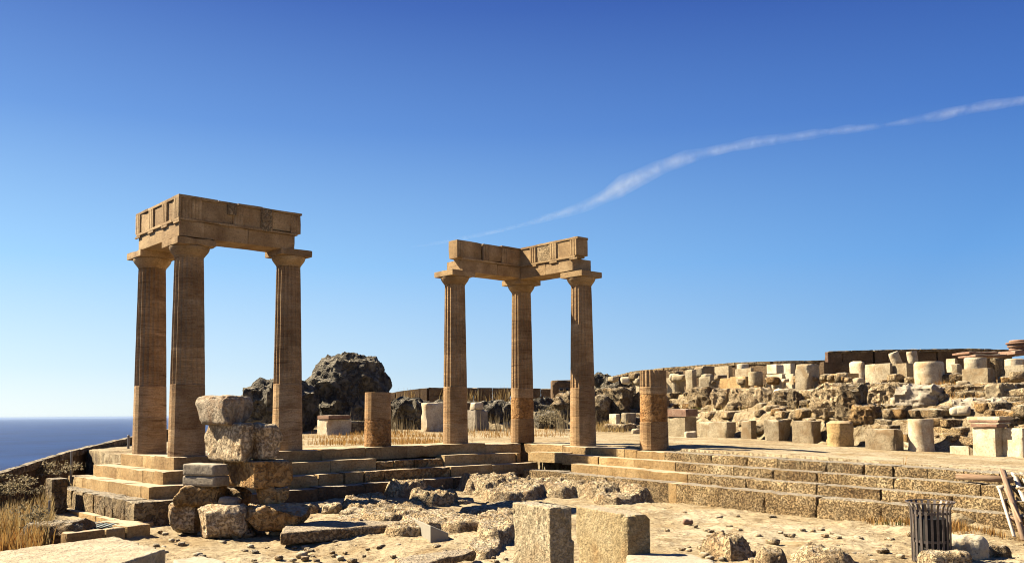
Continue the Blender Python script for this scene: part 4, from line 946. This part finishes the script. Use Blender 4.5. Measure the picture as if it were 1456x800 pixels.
for x0, x1, yb, yt, mt, lb in big:
    P = hit((x0+x1)/2, yb, 20); d_ = dep(P)-.15; P = at((x0+x1)/2, yb, d_)
    rock('boulder', lb, 'rock', x0, x1, yb, (yb-yt)*mpp(P), 1.2, M[mt], d=d_, rz=-.7, r=.1, amp=.12, freq=2.6, g=.6, sink=.15, lump=.12, maxn=44, planes=cuts(5, .66, .88))

# front row on the platform, right
def fb(label, x0, xs, x1, yt, yb, mat, **k):
    k.setdefault('back', -.45 if xs > 1140 else -.1); k.setdefault('sink', .12)
    return cblock('stone_block', label, 'block', x0, xs, x1, yt, yb, M[mat], **k)
fb('pale block carrying a reddish cap slab, behind the far stump', 944, 974.4, 991, 592.2, 620, 'block')
fb('long low grey block, first right of the capped block', 991.5, 1033.5, 1047, 599.5, 622, 'block', ang=.62)
fb('small square block between two larger ones in the front row', 1053, 1068.3, 1076.5, 597.4, 624, 'block', ang=.6)
fb('greenish square block with a dark right side, third in the front row', 1086.3, 1107.5, 1125, 596.4, 626.5, 'block')
fb('brownish square block, fourth in the front row', 1126.3, 1156.7, 1169.6, 598, 629.5, 'block', ang=.66)
fb('mottled oblong block left of the flared drum', 1230.2, 1272, 1285.6, 609.7, 639.3, 'block', ang=.55)
P = at(974.4, 620, dep(hit(974.4, 620))-.1)
cblock('cap_slab', 'reddish moulded slab lying on the pale block behind the far stump', 'slab', 943, 975.5, 992.5, 581, 592, M['red'], d=dep(P)-.03, sink=0)
rock('boulder', 'small white stone at the foot of the capped block', 'stone', 975, 992, 621.5, .24, .3, M['marble'], r=.08, amp=.03)
drumstone('column_drum', 'broken rounded drum with a split top in the front row', 'drum', 1183.5, 1219.5, 598, 634, M['step'], wob=.05, top=.7, seed=4, back=-.4)
drumstone('column_drum', 'pale drum with flared ends in the front row', 'drum', 1300, 1337.5, 595.5, 641, M['marble'], flare=True, wob=.012, seed=8, back=-.5)
fb('little white slab on the ground left of the pedestal', 1350, 1377.5, 1380.5, 634, 645, 'marble', ang=.4)
fb('pale pedestal block with a dark hole, left half of the pair', 1383.5, 1416, 1430, 607.5, 647.5, 'marble', ang=.3, amp=.008)
fb('pale pedestal block cut by the right edge', 1418.5, 1455, 1470, 608.5, 649.5, 'marble', ang=.3, amp=.008)
d_ = dep(hit(1416, 647.5))-.53
cp = empty('moulded_cornice', at(1416, 607.4, d_), 0, 'moulded cornice block lying on the pedestal at the right edge', 'cornice')
for i, (a, b, c_, y0, y1, mt) in enumerate(((1374.5, 1421, 1440, 591.8, 597, 'marble'), (1377, 1419, 1437, 597.1, 600.3, 'red'), (1376, 1420, 1438, 600.4, 602.6, 'marble'), (1380, 1417, 1434, 602.7, 607.3, 'red'))):
    cblock('moulding', None, None, a, b, c_, y0, y1, M[mt], d=d_, ang=.3, sink=0, parent=cp, r=.01, amp=.004)
# small stones at the foot of the boulder face, left of the far stump
cblock('stone_block', 'pinkish upright block right of the last tall column', 'block', 866, 876, 882, 588, 609, M['marble'], ang=.4)
cblock('stone_block', 'grey block with a dark side left of the far stump', 'block', 882, 891.5, 905, 586.5, 606, M['block'])
cblock('fallen_slab', 'low pale slab by the dry grass right of the last tall column', 'slab', 846, 866, 868, 597, 601, M['marble'], ang=.3, l1=.3)
rock('boulder', 'pinkish pebble-like stone at the left foot of the far stump', 'stone', 899, 911, 616, .2, .25, M['marble'], r=.07, amp=.03)
for i, (x0, x1, yb, h) in enumerate(((853, 872, 590, .35), (868, 884, 587, .3), (884, 898, 587, .3))):
    rock('boulder', ['dark reddish rock over the pinkish block', 'brown rock over the grey block', 'pale round rock over the grey block'][i], 'rock', x0, x1, yb, h, .4, M['red' if i < 2 else 'block'], r=.1, amp=.08)

# upper terrace row: blocks and drums standing on the edge of the terrace
def tb(label, x0, xs, x1, yt, yb, mat, back=.7, name='stone_block', cat='block', **k):
    d_ = edge_depth(xs, 1.6)+back+max(0, 546-yb)*.10
    kk = dict(sink=.35, res=.12); kk.update(k)
    return cblock(name, label, cat, x0, xs, x1, yt, yb, M[mat], d=d_, **kk)
def td(label, x0, x1, yt, yb, mat, back=.7, **k):
    d_ = edge_depth((x0+x1)/2, 1.6)+back+max(0, 546-yb)*.10; return drumstone('column_drum', label, 'drum', x0, x1, yt, yb, M[mat], d=d_, **k)
tb('pale block on the terrace just left of the far stump', 898, 909, 912, 534, 550, 'block', ang=.3)
tb('block with a dark right side on the terrace, right of the far stump', 947.5, 961.5, 974.5, 536, 550.5, 'block')
tb('upper block set back over the first terrace block', 950, 962, 973, 527, 536, 'rough', 1.2, sink=.1)
tb('tall pale stack on the terrace, third from the far stump', 974.5, 984.5, 991, 524.5, 550, 'block', .9)
tb('square block with a dark right side near the left of the terrace', 991.5, 1010, 1021, 534, 549, 'block')
tb('pale block leaning on the terrace behind the square one', 986, 1000, 1015.5, 520, 533.5, 'block', 1.5, sink=.1)
tb('pale double block farther back on the terrace', 1016, 1036, 1042, 519.5, 536, 'block', 3., ang=.5)
tb('low yellowish block on the terrace, left of the small drum', 1023, 1038, 1040, 537, 545.5, 'step', ang=.4)
tb('long low yellowish block on the terrace beside the small drum', 1038, 1060, 1068, 534, 545.5, 'step', ang=.4)
tb('pale base block under the rounded cap stone', 1045, 1068, 1072, 522.5, 531, 'block', 2.5, ang=.4)
td('white rounded cap stone at the back of the terrace', 1050, 1067, 516.5, 523, 'marble', 2.6, top=.6)
td('small upright drum on the terrace', 1067, 1087, 528, 545.5, 'block', .6)
tb('pale stack of stones behind the small drum, lower course', 1089, 1112, 1118, 531, 542, 'marble', .9, ang=.4)
tb('pale stack of stones behind the small drum, upper course', 1090, 1104, 1115, 517, 530.6, 'marble', 1., ang=.4, sink=0)
tb('pinkish rough block between the pale stack and the tall block', 1107, 1124, 1131, 516, 528, 'marble', 2.2, ang=.4)
tb('low pale block at the left foot of the tall terrace block', 1115, 1128, 1133, 531, 541, 'marble', 1., ang=.4)
tb('tall square block standing out on the terrace edge', 1130.5, 1150.5, 1165.5, 516.5, 547, 'block', .4)
tb('long low block right of the tall terrace block', 1176, 1206.5, 1221.5, 530, 542.5, 'step', .7, ang=.5)
tb('low stones between the tall block and the long low block', 1166, 1176, 1181, 534, 543, 'step', .9)
tb('big weathered block with a rounded top on the terrace', 1207, 1226, 1232, 512.5, 540, 'marble', 1.1, r=.12, amp=.04, ang=.5)
tb('big weathered block next to the rounded one, with a flat top', 1227, 1246, 1250, 517, 540, 'marble', 1., r=.06, ang=.4)
tb('long grey block, left half, under the leaning fluted pieces', 1244, 1266, 1270, 515.5, 540.5, 'block', .7, ang=.35)
tb('long grey block, right half, with a dark right end', 1266, 1289.5, 1299.5, 515.5, 540.5, 'block', .6, ang=.35)
td('fluted fragment leaning to the left on the long grey block', 1272, 1286, 499.5, 516.5, 'marble', 1.2, tilt=-.35)
td('fluted fragment leaning to the right at the end of the long grey block', 1294.5, 1308.5, 498.5, 515.5, 'marble', 1.2, tilt=-.12)
tb('pale block behind the leaning fluted pieces', 1298, 1309, 1312, 516, 534, 'block', 1.5, ang=.4)
td('very large pale drum on the terrace', 1311, 1351, 513, 543.5, 'marble', .3)
tb('reddish square block behind the very large drum', 1352, 1362, 1369, 516.5, 533, 'block', 1.)
tb('grey block with a dark right end carrying a drum', 1368, 1405, 1417.5, 522.5, 547, 'block', .5, ang=.5)
td('white drum standing on the grey block', 1380, 1410, 507.5, 522.4, 'marble', 1.0)
tb('narrow white block left of the drum on the terrace', 1371.5, 1379, 1381, 507, 522.5, 'marble', 1.1)
tb('dark square block right of the white drum', 1408, 1416, 1430, 508.5, 523, 'rough', 1.6)
tb('pale block near the right edge of the terrace', 1428, 1456, 1470, 518, 535, 'block', .7, ang=.4)
td('rounded pale stone on the block at the right edge', 1437, 1462, 509, 518, 'marble', 1.0, top=.75)
tb('low pale stones in the middle of the terrace', 1345, 1358, 1362, 509, 516.5, 'marble', 2., ang=.3)
for i, (x0, x1, yt, yb, lb) in enumerate(((1364, 1408, 500.5, 504.5, 'long dark red slab at the back of the terrace'), (1372, 1432, 504.7, 508.5, 'lower dark red slab at the back of the terrace'), (1428, 1462, 499, 505, 'broad dark red slab under the round slabs at the right edge'))):
    P = at((x0+x1)/2, yb, 36-i*.4); stone('dark_slab', M['red'], P, ((x1-x0)/2*mpp(P), .6, (yb-yt)/2*mpp(P)), .1, label=lb, cat='slab', r=.05, res=.12, amp=.03, seed=i)
stk_ = empty('slab_stack', at(1445, 498.8, 35), 0, 'stack of round reddish slabs on the skyline at the right edge', 'stack')
for i, (x0, x1, yt, yb) in enumerate(((1436, 1462, 494.5, 498.6), (1434, 1464, 489.8, 494.3), (1432, 1466, 486.8, 489.6), (1436, 1464, 483.5, 486.6))):
    P = at((x0+x1)/2, yb, 35); m_ = mpp(P); v, f = lathe([((x1-x0)/2*m_*.9, 0), ((x1-x0)/2*m_, (yb-yt)*m_*.3), ((x1-x0)/2*m_*.96, (yb-yt)*m_)], 28, .02, i); mesh('round_slab', v, f, M['red'], stk_, P, 0, True)

# skyline walls
wl = [(855, 541, 60), (905, 528.5, 56), (950, 523.5, 52), (1050, 516.3, 48), (1100, 514.6, 46.5), (1178, 513.2, 45.5)]
course_wall('dark terrace wall along the skyline rising to the right', [at(*q) for q in wl], .6, [.12, .45, .45, .5], M['darkwall'], .8, 1.8, 'terrace_wall', .6, cope=M['rough'])
course_wall('taller dark wall of squared stone on the right skyline', [at(1177, 500.5, 44.5), at(1240, 499., 44), at(1372, 497, 43.5), at(1436, 498.8, 43)], .8, [.1, .42, .42, .42, .42, .4], M['darkwall'], .7, 1.3, 'terrace_wall', .3, cope=M['rough'])
cblock('stone_block', 'pale broken end stone of the taller skyline wall', 'block', 1172.5, 1177.5, 1181, 499.5, 513, M['red'], d=44, sink=.1)
tb('stepped dark masonry below the left end of the taller wall', 1165, 1172, 1186, 514, 531, 'darkwall', 6.)
# scattered small rubble on the terrace and bank (individually small)
for i in range(130):
    x = random.uniform(868, 1455); P = hit(x, random.uniform(548, 592), 22)
    if random.random() < .35: P = at(x, random.uniform(537, 545), edge_depth(x, 1.6)+1.)
    s_ = random.uniform(.10, .26)
    q, f = stone_geo((s_*random.uniform(.8, 1.6), s_, s_*.7), r=s_*.35, res=s_*.5, amp=s_*.2, freq=5, seed=i, lump=s_*.3, maxn=7)
    tag(mesh('rubble_stone', q, f, M[random.choice(['rough', 'karst', 'block', 'rough', 'brown', 'marble'])], None, P-np.array([0, 0, s_*.4]), random.uniform(0, 6), True), 'small tumbled stone on the terrace banks', 'stone', 'tumbled stones on the terrace banks')

# ------------------------------------------------------------------ plants
rg = np.random.default_rng(5)
def blades(name, pts, hgt, wid, mat, label=None, group=None, kind='stuff', parent=None, cat=None, lean=.35, loc=None, seg=2):
    n = len(pts); pts = np.asarray(pts, float); H_ = hgt*(.25+1.1*rg.uniform(0, 1, n)**1.6)*(.55+.9*(fbm(pts*1.7, 2, 77)+.5)); a = rg.uniform(0, 2*np.pi, n); ln = lean*rg.uniform(.1, 1, n)*H_
    dx, dy = np.cos(a)*ln, np.sin(a)*ln; b = rg.uniform(0, 2*np.pi, n); wx, wy = np.cos(b)*wid*rg.uniform(.6, 1.3, n), np.sin(b)*wid*rg.uniform(.6, 1.3, n)
    z0 = np.zeros(n)
    p0 = pts+np.stack([-wx, -wy, z0-.03], -1); p1 = pts+np.stack([wx, wy, z0-.03], -1)
    p2 = pts+np.stack([dx*.35-wx*.8, dy*.35-wy*.8, H_*.6], -1); p3 = pts+np.stack([dx*.35+wx*.8, dy*.35+wy*.8, H_*.6], -1); p4 = pts+np.stack([dx, dy, H_], -1); p5 = p4+np.stack([wx*.3, wy*.3, z0], -1)
    v = np.stack([p0, p1, p3, p2, p4, p5], 1).reshape(-1, 3); k = np.arange(n)*6
    q = np.concatenate([np.stack([k, k+1, k+2, k+3], -1), np.stack([k+3, k+2, k+5, k+4], -1)])
    L = pts.mean(0) if loc is None else loc
    o = mesh(name, v-np.asarray(L), q, mat, parent, L); return tag(o, label, cat, group, kind)
def scatter(x0, x1, y0, y1, n, clump=.5, d0=7, cs=.8):
    out = []
    while len(out) < n:
        P = hit(rg.uniform(x0, x1), rg.uniform(y0, y1), d0)
        if vnoise(np.array([[P[0]*.45, P[1]*.45, 3.]]), 5)[0] < .42: continue
        k = int(rg.integers(4, 14))
        for _ in range(k):
            q = P+np.array([rg.normal()*clump*.3, rg.normal()*clump*.3, 0]); out.append([q[0], q[1], gz(q[0], q[1])])
    return np.array(out[:n])
def area(x0, x1, y0, y1, n):                # even cover of the ground seen between the rows y0..y1
    cs = [onz(x, y, -1.33)[:2] for x, y in ((x0, y0), (x1, y0), (x1, y1), (x0, y1))]
    a, b = rg.uniform(0, 1, n), rg.uniform(0, 1, n)
    xy = cs[0]*((1-a)*(1-b))[:, None]+cs[1]*(a*(1-b))[:, None]+cs[2]*(a*b)[:, None]+cs[3]*((1-a)*b)[:, None]
    nn = fbm(np.stack([xy[:, 0]*1.3, xy[:, 1]*1.3, xy[:, 0]*0], -1), 3, 3); xy = xy[(nn > -.12) & (xy[:, 0] > wallX(xy[:, 1])+.3)]
    return np.stack([xy[:, 0], xy[:, 1], gz0(xy[:, 0], xy[:, 1])], -1)
blades('dry_grass', area(-60, 75, 700, 775, 16000), .42, .009, M['dry'], 'tall straw-coloured dry grass at the left edge below the sea wall')
blades('dry_grass', area(-60, 60, 735, 785, 7000), .30, .010, M['dryor'], 'orange dry grass in the lower left corner')
blades('dry_grass', area(20, 110, 672, 712, 5000), .5, .011, M['stalk'], 'dark seed-headed weeds along the foot of the sea wall')
blades('dry_grass', scatter(432, 640, 614, 631, 3800, 1.2), .15, .008, M['dryor'], 'orange dry grass on the floor behind the left stump')
blades('dry_grass', scatter(655, 812, 610, 622, 1300, 1.2), .16, .008, M['dryor'], 'patches of orange grass between the right group columns')
blades('dry_grass', scatter(846, 905, 604, 614, 1500, .5), .26, .013, M['dry'], 'yellow dry grass right of the last tall column')
blades('dry_stalks', scatter(445, 850, 606, 618, 700, .8), .7, .011, M['stalk'], 'tall dry thistle stalks in front of the rock ledge', lean=.15)
blades('dry_grass', [list(at(x, 575, 50)) for x in np.concatenate([rg.normal(580, 8, 90), rg.normal(642, 9, 90), rg.normal(668, 6, 80), rg.normal(712, 12, 120)])], .75, .012, M['dry'], 'dry scrub on the ledge before the skyline wall', lean=.3)
blades('dry_grass', scatter(1290, 1450, 547, 572, 1500, .4, 22), .24, .012, M['dryor'], 'dry orange grass on the far right banks')
blades('dry_grass', scatter(880, 1260, 546, 596, 1800, .4, 22), .22, .012, M['dry'], 'thin dry grass in the cracks of the banks')
blades('dry_grass', [q for q in scatter(1345, 1440, 728, 752, 9000, .5) if touv(q[0], q[1])[0] < 8.55][:6000], .12, .006, M['dryor'], 'matted reddish dry grass between the bin and the pallet')
blades('dry_grass', scatter(1232, 1300, 733, 745, 900, .25), .13, .008, M['dryor'], 'reddish grass left of the bin')
blades('weeds', [q for q in scatter(1248, 1288, 735, 746, 1600, .14) if touv(q[0], q[1])[0] < 8.6], .13, .007, M['green'], 'green weeds at the foot of the lowest step left of the bin')
def bush(x, yb, d_, w, h, label, mat='shrub', n=1500, group=None):
    p = at(x, yb, d_); h = h*.72; e = empty('shrub', p, 0, label, 'shrub', group)
    # stems
    for i in range(7):
        a = rg.uniform(0, 6.28); r_ = w*.35*rg.uniform(.3, 1); tip = p+np.array([math.cos(a)*r_, math.sin(a)*r_, h*rg.uniform(.55, .95)])
        bar('stem', p-np.array([0, 0, .3]), tip, .012, .012, M['stalk'], e)
    c = rg.normal(size=(26, 3)); c /= np.linalg.norm(c, axis=1, keepdims=True); c = c*rg.uniform(.35, 1, (26, 1))*np.array([w/2, w/2, h/2])
    q = c[rg.integers(0, 26, n)]+rg.normal(size=(n, 3))*np.array([w, w, h])*.07; q[:, 2] += h*.5
    v1 = rg.normal(size=(n, 3)); v1 /= np.linalg.norm(v1, axis=1, keepdims=True); v2 = np.cross(v1, rg.normal(size=(n, 3))); v2 /= np.linalg.norm(v2, axis=1, keepdims=True)
    s_ = .028*rg.uniform(.6, 1.4, (n, 1)); tri = np.stack([q-v1*s_, q+v2*s_*.55, q+v1*s_, q-v2*s_*.55], 1).reshape(-1, 3)
    k = np.arange(n)*4; o = mesh('foliage', tri, np.stack([k, k+1, k+2, k+3], -1), M[mat], e, p); 
    return e
for a in ((152, 664, 26, 1.2, .75, 'dark grey shrub against the sea wall above the stairs'), (75, 682, 22.5, 1.5, .75, 'dense shrub at the foot of the sea wall left of the thin post'),
          (15, 706, 19.5, 1.3, .7, 'weedy bush at the left edge under the wall'),
          (40, 752, 16.6, .8, .65, 'upright grey-green weed in the orange grass'), (776, 603, 41, 1.6, 1.2, 'dark bush between the middle and last tall columns'), (792, 606, 40, .8, .7, 'round dark bush left of the last tall column')):
    bush(*a[:5], a[5], n=int(700*max(.6, a[3])))
for x, y, lb in ((1146, 549, 'little green tuft at the foot of the tall terrace block'), (1115, 573, 'olive tuft on the middle of the bank'), (990, 585, 'low green weed on the bank right of the far stump'), (1196, 566, 'green tuft on the bulging pale rock'), (925, 553, 'mossy green tuft by the far stump')):
    P = hit(x, y, 24); bush(x, y, dep(P)-.25, .6, .28, lb, 'green', 350)

# ------------------------------------------------------------------ haze over the sea, vapour trail
def vol(name, dens, color, aniso=0., noise=None):
    m = bpy.data.materials.new(name); m.use_nodes = True; t = m.node_tree; t.nodes.clear()
    o = t.nodes.new('ShaderNodeOutputMaterial'); p = t.nodes.new('ShaderNodeVolumePrincipled'); t.links.new(p.outputs[0], o.inputs[1])
    p.inputs['Color'].default_value = (*color, 1); p.inputs['Density'].default_value = dens; p.inputs['Anisotropy'].default_value = aniso
    if noise:
        g = t.nodes.new('ShaderNodeNewGeometry'); n = nz(t, g.outputs['Position'], noise, 4, .65, .4)
        r = t.nodes.new('ShaderNodeMapRange'); r.inputs[1].default_value = .38; r.inputs[2].default_value = .66; r.inputs[3].default_value = .3*dens; r.inputs[4].default_value = 1.5*dens
        t.links.new(n, r.inputs[0]); t.links.new(r.outputs[0], p.inputs['Density'])
    return m
HZ = 72000
x0, y0 = CAMP[0], CAMP[1]; za, zb = -109.5, 9.
hv = [(x0+sx*HZ, y0+sy*HZ, z) for z in (za, zb) for sx, sy in ((-1, -1), (1, -1), (1, 1), (-1, 1))]
tag(mesh('haze', hv, [(3, 2, 1, 0), (4, 5, 6, 7), (0, 1, 5, 4), (1, 2, 6, 5), (2, 3, 7, 6), (3, 0, 4, 7)], vol('sea haze', 1/38000, (.30, .40, .6))), 'thin haze over the sea', None, None, 'stuff')
TR = [(585, 353, 1.5), (650, 340, 3), (700, 331.5, 3), (750, 318, 3), (800, 303, 5.5), (840, 291, 8), (880, 268, 13), (920, 244, 11), (980, 222, 8), (1060, 205, 6.5), (1150, 191, 5.5), (1225, 182, 5), (1262, 177, 2.2), (1295, 173, 5), (1360, 158, 7.5), (1456, 143, 7), (1600, 118, 7)]
tx = np.array([a[0] for a in TR]); xs_ = np.linspace(585, 1600, 90); ys_ = np.interp(xs_, tx, [a[1] for a in TR]); ws_ = np.interp(xs_, tx, [a[2] for a in TR])
ys_ = np.convolve(np.pad(ys_, 3, 'edge'), np.ones(7)/7, 'valid')
D_ = 9000.
vt = empty('vapour_trail', at(1000, 220, D_), 0, 'long thin white vapour trail crossing the blue sky', None, None, 'stuff')
VM = vol('vapour', 6.5e-4, (.62, .64, .62), .2, .006)
for lay, (fr_, wb) in enumerate(((1.2, .5), (.8, .35), (.5, .25), (.25, .2))):
    vs, fs = [], []
    for i, (x, y, wq) in enumerate(zip(xs_, ys_, ws_)):
        y = y+(vnoise(np.array([[i*.35, lay*7.7, 0]]), 3)[0]-.5)*wq*wb*.7
        P = at(x, y, D_); r_ = wq*D_/FPX*fr_*(.8+.4*vnoise(np.array([[i*.5, lay*3.3, 5.]]), 9)[0])
        for j in range(12):
            a = 2*math.pi*j/12; vs.append((P[0]+r_*.25*math.cos(a), P[1]+r_*math.cos(a), P[2]+r_*math.sin(a)))
    for i in range(len(xs_)-1):
        for j in range(12): fs.append((i*12+j, i*12+(j+1) % 12, i*12+12+(j+1) % 12, i*12+12+j))
    fs.append(tuple(range(12))[::-1]); fs.append(tuple(len(vs)-12+j for j in range(12)))
    c0 = np.array(WM[vt.name].translation); mesh('vapour', np.array(vs)-c0, fs, VM, vt, c0)
